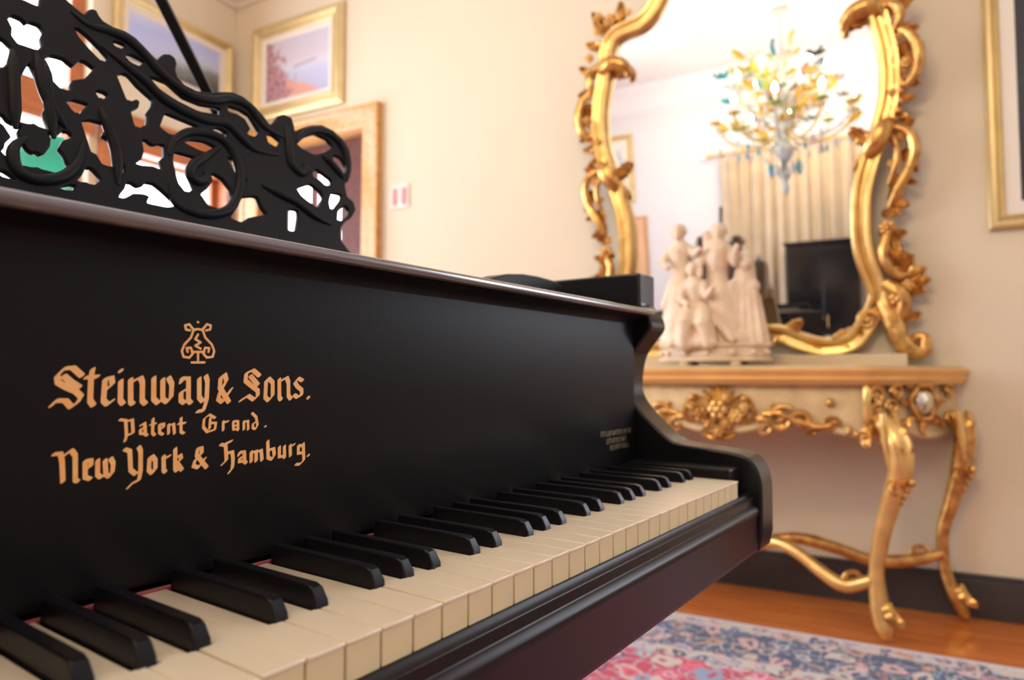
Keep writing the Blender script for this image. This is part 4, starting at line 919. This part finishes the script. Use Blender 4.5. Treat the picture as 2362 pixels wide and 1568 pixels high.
# cabriole legs
fleg = [(-.006,.715),(-.036,.690),(-.064,.645),(-.071,.563),(-.040,.451),(-.013,.340),(.006,.215),(-.002,.107),(-.012,.05),(-.020,.012)]
frad = [.026,.036,.043,.040,.034,.028,.026,.034,.032,.016]
bleg = [(-.245,.72),(-.262,.695),(-.276,.651),(-.263,.529),(-.234,.406),(-.205,.297),(-.208,.176),(-.235,.091),(-.255,.045),(-.268,.012)]
for sg in (1, -1):
    for kind, prof_ in (('f', fleg), ('b', bleg)):
        yc0 = prof_[0][0]-YC; pts = []
        for y, z in prof_:
            dy = (y-prof_[0][0]); yy = y-YC
            xx = (2.545 + dy*.75 if kind == 'f' else 2.895 + min(0.0, dy*.25) - .004)
            pts.append((xx-CL.x, yy*sg, z))
        pts = catmull(pts, 5); rad = lerp_list(frad if kind == 'f' else [r*.86 for r in frad], len(pts))
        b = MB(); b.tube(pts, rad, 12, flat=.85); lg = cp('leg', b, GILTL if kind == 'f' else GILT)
        def on(z): 
            return min(pts, key=lambda p: abs(p.z-z))
        out = Vector((-.45,-sg*.9,0)).normalized(); sidev = Vector((-out.y,out.x,0))
        def sub(name, mb, m): 
            o = mb.build(name, m, lg, 45); return o
        for z, ln, wd in ((.66,.17,.035),(.60,.13,.03)):
            q = on(z); b = MB(); b.leaf(q + out*.030 + Z3*.03, -Z3*1.0 - out*.05, out, ln*.85, wd*.8, .12, 4); sub('knee_leaf', b, GILT)
        for s2 in (-1,1):
            q = on(.60); b = MB(); b.leaf(q + sidev*.03*s2 + out*.015 + Z3*.03, -Z3, sidev*s2 + out*.5, .13, .024, .3, 3); sub('knee_leaf', b, GILT)
            q = on(.50); b = MB(); b.scroll(q + sidev*.034*s2 + out*.012, sidev*s2, Z3, .028, 1.3, .010, .005, 0, 7, 1); sub('leg_scroll', b, GILT)
            q = on(.70); b = MB(); b.tube([q + sidev*.040*s2 + out*.02 + Z3*.03, q + sidev*.046*s2 + out*.03 - Z3*.05, q + sidev*.035*s2 + out*.035 - Z3*.14], [.010,.014,.006], 8); sub('knee_rib', b, GILTL)
        for k, z in enumerate((.53,.505,.48,.455)):
            q = on(z); b = MB(); b.ball(q + out*(.040-.003*k), .013-.0018*k, 8); sub('bead', b, GILT)
        q = on(.10); b = MB(); b.leaf(q + out*.022 + Z3*.02, -Z3*.8 + out*.6, out, .085, .030, .5, 3); sub('foot_leaf', b, GILT)
        b = MB(); b.leaf(q - out*.01 + Z3*.03 + sidev*.02, -Z3*.9 + sidev*.5, sidev, .075, .022, .5, 3); sub('foot_leaf', b, GILT)
# curved stretchers meeting at a finial
for sg in (1,-1):
    f1 = [(2.545,.02,.190),(2.57,.10,.155),(2.60,.175,.185),(2.64,.255,.232),(2.675,.33,.250),(2.71,.42,.215),(2.725,YC,.20)]
    f2 = [(2.88,-.20,.225),(2.85,-.10,.196),(2.82,.02,.190),(2.80,.14,.225),(2.78,.26,.250),(2.755,.37,.235),(2.735,YC,.205)]
    for f_ in (f1, f2):
        pts = catmull([(x-CL.x, (y-YC)*sg, z) for x, y, z in f_], 6); b = MB(); b.tube(pts, lerp_list([.018,.024,.021,.023,.020,.018],len(pts)), 10); st_ = cp('stretcher', b, GILTL if f_ is f1 else GILT)
        b = MB(); q = pts[4]; b.scroll(q+Vector((0,0,.015)), (0,1,0), (0,0,1), .028, 1.2, .010, .006, 0, 7, sg); b.build('scroll', GILT, st_, 45)
b = MB(); b.lathe([(0,.16),(.035,.165),(.05,.19),(.045,.215),(.03,.235),(.04,.26),(.032,.30),(.014,.32),(.018,.335),(0,.35)], (0.01,0,0), 16); cp('finial', b, GILT)

# ================================================================== ORNATE MIRROR, leaning slightly forward
al = R(4.0); MO = Vector((2.925, YC, .90))
mir = empty('wall_mirror', MO, label='tall mirror in an ornate gilded rococo frame standing on the console table', cat='mirror')
MU, MV, MN = Vector((0,1,0)), Vector((-math.sin(al),0,math.cos(al))), Vector((-math.cos(al),0,-math.sin(al)))
def mp_(u, v, h=0.0): return MU*u + MV*v + MN*h
def mpart(name, mb, m=GILT, smooth=45): return mb.build(name, m, mir, smooth)
FR = [(0,1.80),(.10,1.785),(.20,1.72),(.262,1.63),(.284,1.567),(.324,1.512),(.373,1.481),(.442,1.471),(.493,1.448),(.521,1.397),(.527,1.341),(.545,1.25),(.562,1.17),(.568,1.085),(.562,.98),(.53,.859),(.492,.757),(.466,.648),(.460,.54),(.464,.45),(.478,.38),(.50,.309),(.512,.243),(.467,.146),(.413,.082),(.322,.067),(.229,.094),(.165,.122),(.08,.125),(0,.115)]
full = FR + [(-u,v) for u, v in FR[-2:0:-1]]
cl = [(p.x,p.y) for p in catmull([(u,v,0) for u, v in full], 4, closed=True)]
MIRR = mat('silvered_mirror_glass', (.95,.95,.95), rough=0.0, metal=1.0)
b = MB(); b.prism(cl, lambda p, h_: mp_(p[0],p[1],h_), -.004, 0.0); mpart('mirror_glass', b, MIRR, 0)
b = MB(); b.prism(cl, lambda p, h_: mp_(p[0],p[1],h_), -.014, -.0045); mpart('backing_board', b, PINE, 0)
mprof = [(-.036,-.012),(-.037,.016),(-.030,.030),(-.018,.030),(-.010,.022),(.004,.022),(.016,.040),(.028,.040),(.036,.026),(.037,-.012)]
b = MB(); b.sweep([mp_(u,v) for u, v in cl], [(s, h_) for s, h_ in mprof], closed=True, nrm=MN); mpart('frame_moulding', b, GILTL, 45)
def ml(u, v, du, dv, L, W, curl=.5, lobes=4, h=.02):
    for sg in (1,-1):
        b = MB(); b.leaf(mp_(u*sg, v, h), MU*du*sg + MV*dv, MN, L, W, curl, lobes); mpart('acanthus_leaf', b)
def ms(u, v, r0, turns, t0, a0=0.0, hd=1, h=.02):
    for sg in (1,-1):
        b = MB(); b.scroll(mp_(u*sg, v, h), MU*sg, MV, r0, turns, t0, t0*.5, a0, 8, hd, .0); mpart('scroll', b)
def mt(pts, rads, m=GILT, name='carved_stem'):
    for sg in (1,-1):
        P3 = catmull([mp_(u*sg, v, h) for u, v, h in pts], 5); b = MB(); b.tube(P3, lerp_list(rads, len(P3)), 8); mpart(name, b, m)
def mfl(u, v, r, h=.03):
    for sg in (1,-1):
        b = MB()
        for k in range(6):
            a = k*math.pi/3+.3; b.ball(mp_(u*sg,v,h) + (MU*math.cos(a) + MV*math.sin(a))*r*.6, r*.48, 8)
        b.ball(mp_(u*sg,v,h) + MN*r*.4, r*.4, 8); mpart('carved_flower', b)
# inner hooks
mt([(.530,1.315,.03),(.500,1.325,.045),(.455,1.315,.045),(.425,1.285,.035),(.428,1.255,.03)], [.030,.034,.030,.022,.010]); ml(.53,1.32,-.8,-.3,.11,.035,.6); ml(.53,1.36,.6,-.7,.10,.03,.5)
mfl(.535,1.325,.034)
# top spray
for (u,v,r) in [(.555,1.545,.022),(.500,1.52,.028),(.455,1.53,.022),(.560,1.485,.018),(.415,1.535,.016)]: mfl(u,v,r)
ml(.52,1.47,.5,.85,.13,.035,.4); ml(.47,1.49,-.2,1,.11,.03,.4); ml(.545,1.42,.9,.3,.08,.025,.5)
# outer rocaille at the waist
mt([(.560,1.335,.02),(.600,1.300,.03),(.600,1.250,.03),(.585,1.225,.02)], [.016,.020,.018,.010]); mfl(.60,1.375,.020)
mt([(.600,1.23,.02),(.640,1.19,.03),(.660,1.12,.035),(.648,1.05,.03),(.615,1.02,.02),(.600,1.05,.02)], [.012,.018,.022,.020,.014,.010]); mfl(.622,1.10,.022)
ml(.61,1.18,.5,-.85,.12,.028,.3); ms(.615,1.07,.030,1.2,.011,1.5,-1)
for k,(u,v) in enumerate([(.600,1.00),(.598,.965),(.592,.932),(.583,.902)]):
    for sg in (1,-1):
        b = MB(); b.ball(mp_(u*sg,v,.02), .016-.0012*k, 10); mpart('bead', b)
# waist knot and long pierced leaf
mt([(.565,.90,.02),(.54,.86,.05),(.51,.815,.045),(.485,.78,.02)], [.018,.036,.036,.016]); ml(.50,.83,-.55,.5,.10,.03,.6); ml(.50,.80,-.5,-.6,.09,.028,.6)
mt([(.565,.88,.02),(.615,.85,.03),(.638,.80,.035),(.628,.73,.03),(.585,.645,.025),(.553,.58,.02)], [.012,.019,.020,.020,.018,.008])
mt([(.560,.85,.02),(.585,.80,.03),(.582,.74,.03),(.552,.66,.02)], [.010,.014,.014,.006]); ml(.585,.70,-.1,-1,.16,.026,.25,5); ml(.61,.79,.4,-.9,.10,.022,.3)
mfl(.548,.505,.030); ml(.548,.50,.3,-1,.13,.030,.35); ml(.545,.47,.9,.25,.07,.022,.5)
mt([(.545,.48,.02),(.530,.42,.03),(.545,.36,.03),(.580,.325,.03),(.610,.330,.03)], [.016,.020,.020,.016,.008])
# lower corner leaves and foot volutes
for (du,dv,ln) in [(.9,.5,.11),(.5,.9,.11),(1,.05,.11),(.15,1,.09),(.9,-.4,.10)]: ml(.575,.30,du,dv,ln,.030,.5)
mt([(.535,.30,.03),(.585,.255,.045),(.590,.205,.045),(.560,.165,.035),(.535,.190,.03)], [.024,.028,.026,.020,.012]); mfl(.575,.24,.03,.05)
mt([(.530,.235,.03),(.560,.150,.04),(.580,.085,.04),(.620,.045,.035),(.655,.055,.03),(.655,.095,.03),(.628,.098,.03),(.622,.075,.03)], [.030,.036,.036,.032,.026,.020,.014,.010], GILT, 'foot_volute')
ms(.475,.165,.036,1.3,.014,0,1,.03); ml(.46,.12,-.9,-.2,.12,.032,.5); ml(.30,.075,-1,.15,.14,.034,.4); ml(.30,.070,1,-.05,.12,.030,.4)
ml(.175,.125,-1,.1,.12,.034,.5); ml(.18,.12,.6,.5,.09,.028,.5); ms(.12,.11,.03,1.2,.012,0,-1,.03); mfl(.05,.125,.028)
ml(.10,1.79,.3,1,.16,.04,.4); ml(.02,1.80,.0,1,.20,.05,.4); mfl(.08,1.83,.03); ml(.24,1.66,.9,.4,.12,.034,.5)
for (u,v,du,dv,L_,W_) in [(.585,1.30,.7,.5,.09,.024),(.59,1.24,.9,-.2,.08,.022),(.60,1.15,1,.2,.08,.022),(.605,1.05,.9,-.5,.07,.020),(.59,.98,1,-.1,.06,.018),(.58,.93,.8,-.5,.06,.018),(.575,.86,.9,.4,.08,.022),(.60,.76,.9,.1,.06,.018),(.585,.69,.8,-.4,.07,.018),(.555,.62,.8,-.5,.08,.020),(.53,.56,.9,.1,.07,.020),(.52,.50,.9,-.5,.08,.022),(.53,.41,.9,-.1,.09,.024),(.545,.36,.9,.4,.10,.026),(.595,.165,.9,.3,.06,.020)]: ml(u,v,du,dv,L_,W_,.5,3,.015)
for (u,v,r) in [(.605,1.20,.016),(.575,1.00,.014),(.595,.83,.016),(.565,.74,.014),(.61,.29,.022),(.64,.345,.016),(.565,.345,.018)]: mfl(u,v,r)
b = MB(); b.box(-.085,.026,-.60,.60,-.0105,.035); o = mpart('plinth', b, MARBLE, 0); bevel(o, .004)

# ================================================================== FIGURE GROUP ON THE CONSOLE
SX = 2.68
stt = empty('statue', (SX, .54, .889), label='cream porcelain figure group on a plinth, standing on the console table', cat='statue')
SL = Vector((SX,.54,.889))
def cap(mb, a, b2, r1, r2, n=10, k=5):
    a, b2 = Vector(a), Vector(b2); mb.tube([a.lerp(b2, i/k) for i in range(k+1)], [r1+(r2-r1)*i/k for i in range(k+1)], n); mb.ball(a, r1, n); mb.ball(b2, r2, n)
def G3(y, z, x=0.0): return Vector((x, y-SL.y, z-SL.z))
def head(mb, y, z, x, r=.031, look=-1, tilt=0):
    c = G3(y,z,x); mb.ball(c, r, 14, (1.02,.88,1.16)); mb.ball(c+Vector((-r*.95,look*.004,-.002)), r*.2, 8, (1,.7,1.5))          # face and nose
    mb.ball(c+Vector((-r*.72,0,-r*.72)), r*.34, 8); mb.ball(c+Vector((r*.28,0,r*.35)), r*1.02, 12, (1,1,.85))                      # chin, hair
    for s_ in (-1,1): mb.ball(c+Vector((r*.15,s_*r*.85,r*.05)), r*.36, 8); mb.ball(c+Vector((-r*.80,s_*r*.34,-r*.02)), r*.22, 8, (.6,1,.6))
    mb.ball(c+Vector((r*.75,0,r*.55)), r*.5, 10); cap(mb, c+Vector((.004,0,-r*.8)), c+Vector((.008,0,-r*1.75)), r*.42, r*.5)
b = MB()                                                      # standing figure at the mirror-left end
head(b,.668,1.418,-.01); cap(b,G3(.663,1.345,0),G3(.660,1.27,0),.046,.036); cap(b,G3(.660,1.27,0),G3(.662,1.20,0),.037,.05)
cap(b,G3(.700,1.350),G3(.728,1.305,-.02),.020,.017); cap(b,G3(.728,1.305,-.02),G3(.700,1.275,-.065),.016,.012); b.ball(G3(.695,1.272,-.07),.014,8)
cap(b,G3(.628,1.350),G3(.598,1.325,-.03),.020,.017); cap(b,G3(.598,1.325,-.03),G3(.575,1.338,-.055),.015,.012)
for k in range(9):
    a = -1.2+k*.30; cap(b,G3(.662,1.215,0)+Vector((-.03*math.cos(a),.035*math.sin(a),0)),G3(.668,.985,0)+Vector((-.055*math.cos(a),.06*math.sin(a),0)),.020,.024)
cap(b,G3(.69,1.20,-.02),G3(.715,1.13,-.03),.026,.020)
remesh(b.build('standing_figure', BISCUIT, stt), .0052, 3)
b = MB()                                                      # taller figure in the middle
head(b,.515,1.408,.0); cap(b,G3(.518,1.335),G3(.524,1.25),.050,.040); cap(b,G3(.524,1.25),G3(.520,1.17,.0),.040,.052)
cap(b,G3(.557,1.335),G3(.585,1.285,-.03),.021,.018); cap(b,G3(.585,1.285,-.03),G3(.572,1.235,-.07),.016,.012)
cap(b,G3(.478,1.335),G3(.452,1.280,-.02),.021,.018); cap(b,G3(.452,1.280,-.02),G3(.440,1.325,-.06),.016,.012); b.ball(G3(.438,1.335,-.06),.014,8)
cap(b,G3(.56,1.40,0),G3(.555,1.345,0),.018,.02)
for k in range(9):
    a = -1.3+k*.32; cap(b,G3(.520,1.19,0)+Vector((-.03*math.cos(a),.04*math.sin(a),0)),G3(.505,.98,.0)+Vector((-.05*math.cos(a),.062*math.sin(a),0)),.021,.024)
remesh(b.build('standing_figure', BISCUIT, stt), .0052, 3)
b = MB()                                                      # seated figure in front, full skirt
head(b,.605,1.262,-.05,.027); cap(b,G3(.600,1.200,-.04),G3(.596,1.13,-.035),.042,.036); 
cap(b,G3(.632,1.205,-.05),G3(.648,1.150,-.075),.018,.015); cap(b,G3(.648,1.150,-.075),G3(.612,1.120,-.105),.014,.011)
cap(b,G3(.566,1.205,-.05),G3(.548,1.150,-.075),.018,.015); cap(b,G3(.548,1.150,-.075),G3(.520,1.180,-.10),.014,.011)
b.ball(G3(.592,1.045,-.055),.072,14,(.85,.95,1.1)); cap(b,G3(.615,1.10,-.05),G3(.620,1.06,-.125),.034,.032); cap(b,G3(.620,1.06,-.125),G3(.625,.975,-.118),.030,.030)
cap(b,G3(.568,1.10,-.05),G3(.555,1.05,-.125),.034,.032); cap(b,G3(.555,1.05,-.125),G3(.535,.975,-.125),.030,.022)
for k in range(7): cap(b,G3(.535+.018*k,1.05,-.09),G3(.52+.025*k,.975,-.12),.016,.020)
remesh(b.build('seated_figure', BISCUIT, stt), .0052, 3)
b = MB()                                                      # draped support: harp-like column and rock
cap(b,G3(.470,1.20,-.02),G3(.462,.98,-.02),.014,.016); cap(b,G3(.470,1.20,-.02),G3(.430,1.235,0),.014,.010)
for k in range(8): cap(b,G3(.445-.010*k,1.24-.012*k,.02*(k%2)-.01),G3(.456-.016*k,.975,.03*(k%2)-.03),.010,.013)
cap(b,G3(.42,1.30,.02),G3(.425,1.20,.02),.034,.045); b.ball(G3(.415,1.275,-.01),.026,10); b.ball(G3(.395,1.19,.01),.03,10)
cap(b,G3(.53,1.07,-.06),G3(.455,.99,-.09),.016,.018); b.ball(G3(.44,.985,-.03),.04,10)
remesh(b.build('draped_column', BISCUIT, stt), .0052, 3)
b = MB()
ov = lambda s_: [(.105*s_*math.cos(a)*(1+.05*math.cos(6*a)), .205*s_*math.sin(a)*(1+.04*math.cos(8*a))) for a in [2*math.pi*k/48 for k in range(48)]]
for s_, z0_, z1_ in ((1.0,.020,.034),(.955,.034,.072),(1.0,.072,.088)): b.prism(ov(s_), lambda p, h_: (p[0],p[1],h_), z0_, z1_)
bevel(b.build('plinth', BISCUIT, stt, 30), .004)
for a in (.6,2.54,3.74,5.68):
    b = MB(); b.ball((.085*math.cos(a),.165*math.sin(a),.0105),.0105,10,(1.6,2.2,1)); b.build('foot', BISCUIT, stt)
for k in range(14):
    a = 2*math.pi*k/14; b = MB(); b.ball((.104*math.cos(a),.20*math.sin(a),.052),.013,8,(1,1,.9)); b.build('carved_boss', BISCUIT, stt)

# ================================================================== CHANDELIER (seen in the mirror)
CX_, CY_, CZ_ = -.6, .63, 2.60
ch = empty('chandelier', (CX_, CY_, CZ_), label='many-armed coloured glass chandelier with lit candle bulbs, reflected in the mirror', cat='chandelier')
CG = mat('clear_glass', (.58,.61,.60), .08, trans=.35); AM = mat('amber_glass', (.62,.42,.09), .12, trans=.2); TE = mat('teal_glass', (.02,.22,.28), .08, trans=.15); PKG = mat('pink_glass', (.50,.27,.27), .1, trans=.35); DK = mat('smoky_glass', (.06,.09,.10), .06, trans=.2); LG = mat('green_glass', (.36,.42,.08), .1, trans=.15)
BULBM = mat('lit_bulb', (1.0,.80,.55), emit=BULB); WAX = mat('white_candle_sleeve', (.92,.88,.78), .5)
b = MB(); b.lathe([(0,-.68),(.012,-.67),(.03,-.62),(.018,-.56),(.05,-.50),(.03,-.44),(.022,-.40),(.07,-.33),(.085,-.28),(.05,-.22),(.03,-.16),(.06,-.10),(.07,-.05),(.03,.02),(.024,.10),(.05,.16),(.06,.21),(.028,.27),(.022,.36),(.045,.42),(.03,.50),(.012,.54),(.010,CH-CZ_-.05),(.07,CH-CZ_-.04),(.07,CH-CZ_-.001)], n=18)
b.build('stem', CG, ch)
rc = random.Random(11)
for tier, (n_, r_, z0_, z1_) in enumerate(((10,.56,-.10,-.02),(6,.36,.16,.26))):
    for k in range(n_):
        a = 2*math.pi*(k+.3*tier)/n_; d = Vector((math.cos(a), math.sin(a), 0)); zz = Vector((0,0,1))
        pts = catmull([d*.04+zz*z0_, d*r_*.3+zz*(z0_-.12), d*r_*.7+zz*(z0_-.10), d*r_*.95+zz*(z0_+.0), d*r_+zz*z1_], 5)
        b = MB(); b.tube(pts, .011, 8); arm_ = b.build('arm', (AM if k % 2 else CG), ch)
        e = d*r_ + zz*z1_
        b = MB(); b.lathe([(.008,0),(.05,.012),(.058,.024),(.03,.018),(.02,.03),(.02,.04)], e, 14); b.build('drip_cup', AM if k % 3 else LG, arm_)
        b = MB(); b.lathe([(.012,.035),(.012,.10)], e, 10); b.build('candle_sleeve', WAX, arm_)
        b = MB(); b.lathe([(.003,.10),(.015,.112),(.0185,.13),(.013,.155),(.003,.175)], e, 10); b.build('bulb', BULBM, arm_)
        for q in range(3):
            g = d*(r_*(.55+.2*q)) + zz*(z0_-.12+.03*q); b = MB(); b.tube([g, g-zz*.05], .0015, 4); b.lathe([(.002,-.05),(.012,-.075),(.015,-.10),(.002,-.13)], g, 8)
            b.build('glass_drop', rc.choice((CG,TE,PKG,CG)), arm_)
for k in range(84):
    a = rc.uniform(0,2*math.pi); r_ = rc.uniform(.06,.54); z_ = rc.uniform(-.22,.72)*(1-r_*.9); d = Vector((math.cos(a),math.sin(a),0)); p = d*r_+Vector((0,0,z_))
    b = MB(); b.tube([d*.03+Vector((0,0,z_-.10)), d*r_*.6+Vector((0,0,z_-.06)), p], .004, 6)
    m_ = rc.choice((AM,AM,AM,LG,TE,PKG,CG,CG,DK))
    if k % 2:
        for q in range(5):
            t_ = q*1.2566; b.leaf(p, d*math.cos(t_)*.6 + Vector((-d.y,d.x,0))*math.sin(t_) + Vector((0,0,.4)), (0,0,1), .085, .028, .3, 1)
        b.build('glass_flower', m_, ch)
    else:
        b.leaf(p, d + Vector((0,0,.8)), d.cross(Vector((0,0,1))), .14, .035, .4, 3); b.build('glass_leaf', m_, ch)
for k in range(12):
    a = 2*math.pi*k/12; d = Vector((math.cos(a),math.sin(a),0)); b = MB(); g = d*.13+Vector((0,0,-.30)); b.tube([d*.05+Vector((0,0,-.26)), g], .003, 5); b.tube([g,g-Vector((0,0,.08))], .0015, 4); b.lathe([(.002,-.08),(.014,-.12),(.018,-.16),(.002,-.21)], g, 8); b.build('glass_drop', (DK,CG,TE,CG)[k % 4], ch)

# ================================================================== CURTAINS and other things behind the viewer, seen in the mirror
def curtain(name, label, y0, y1, x, z0, z1, m, folds):
    n = 120; vs_ = []
    for i in range(n+1):
        t = i/n; y = y0+(y1-y0)*t; xx = x + .035*math.sin(t*folds*2*math.pi) + .012*math.sin(t*folds*4.3*math.pi+1)
        for z in (z0, (z0+z1)/2, z1): vs_.append((xx + (.004*math.sin(9*t+z)), y, z))
    k = len(vs_); vs_ += [(a+.003, b_, c_) for a, b_, c_ in vs_]; fs = []
    for i in range(n):
        for j in range(2):
            a = i*3+j; fs.append((a,a+1,a+4,a+3)); fs.append((k+a,k+a+3,k+a+4,k+a+1))
        for j in (0,2): a = i*3+j; fs.append((a,a+3,k+a+3,k+a))
    b = MB(); c0 = Vector((x,(y0+y1)/2,z0)); b.add([Vector(v)-c0 for v in vs_], fs)
    o = b.build(name, m, None, 60); o.location = c0; return tag(o, label, 'curtain')
CUR = cloth_mat('beige_brocade', (.66,.56,.40), .15, .5, 5.0, (.55,.42,.32))
curtain('curtain', 'long beige curtain in soft folds, seen only in the mirror', .02, 1.42, OX+.11, .02, 2.55, CUR, 11)
rod = MB(); rod.tube([(0,-.80,0),(0,.80,0)], .016, 12); rod.ball((0,-.82,0),.03,12); rod.ball((0,.82,0),.03,12); rod.box(-.12,0,-.70,-.68,-.012,.012); rod.box(-.12,0,.68,.70,-.012,.012)
o = rod.build('curtain_rod', GILTL); o.location = (OX+.12,.72,2.585); tag(o, 'gilt curtain rod above the beige curtain, seen only in the mirror', 'curtain rod')

cab = empty('black_cabinet', (-1.74, .42, 0), label='tall glossy black cabinet, seen only in the mirror beside the gilt frame', cat='cabinet')
GL = mat('gloss_black', (.012,.012,.013), .12, spec=.6)
b = MB(); b.box(-.15,.15,-.33,.33,.04,1.53); bevel(b.build('body', GL, cab), .006)
b = MB(); b.box(-.165,.165,-.35,.35,1.53,1.56); bevel(b.build('top', GL, cab), .006)
b = MB(); b.box(-.14,.14,-.31,.31,0,.04); b.build('plinth', GL, cab)
for s_ in (-1,1):
    b = MB(); b.box(.15,.165,min(s_*.004,s_*.325),max(s_*.004,s_*.325),.06,1.48); d_ = bevel(b.build('door', GL, cab), .004)
    b = MB(); b.tube([(.172,s_*.04,.70),(.175,s_*.04,.82)], .006, 8); b.build('handle', GILTL, d_)

lamp = empty('floor_lamp', (1.495, 2.9, 0.0), label='floor lamp with a turquoise shade in front of the window, behind the music desk', cat='lamp')
TQ = cloth_mat('turquoise_shade', (.16,.62,.48), .65, .2, 6.0)
b = MB(); b.lathe([(0,0.0),(.14,0.0),(.14,.012),(.05,.03),(.016,.05),(.012,.06)], n=20); b.build('base', GILTL, lamp)
b = MB(); b.lathe([(.011,.05),(.011,1.60)], n=10); b.build('pole', GILTL, lamp)
b = MB(); n = 24; vs_ = []; prof2 = [(.11,1.62),(.105,1.67),(.095,1.74),(.085,1.80),(.083,1.80),(.093,1.74),(.103,1.67),(.108,1.62)]
for r_, z_ in prof2:
    for j in range(n): vs_.append((r_*math.cos(2*math.pi*j/n), r_*math.sin(2*math.pi*j/n), z_))
b.add(vs_, [(i*n+j, i*n+(j+1)%n, ((i+1)%8)*n+(j+1)%n, ((i+1)%8)*n+j) for i in range(8) for j in range(n)]); b.build('lamp_shade', TQ, lamp)
b = MB(); b.tube([(-.082,0,1.79),(.082,0,1.79)], .003, 6); b.tube([(0,0,1.60),(0,0,1.79)], .004, 6); b.build('shade_carrier', GILTL, lamp)
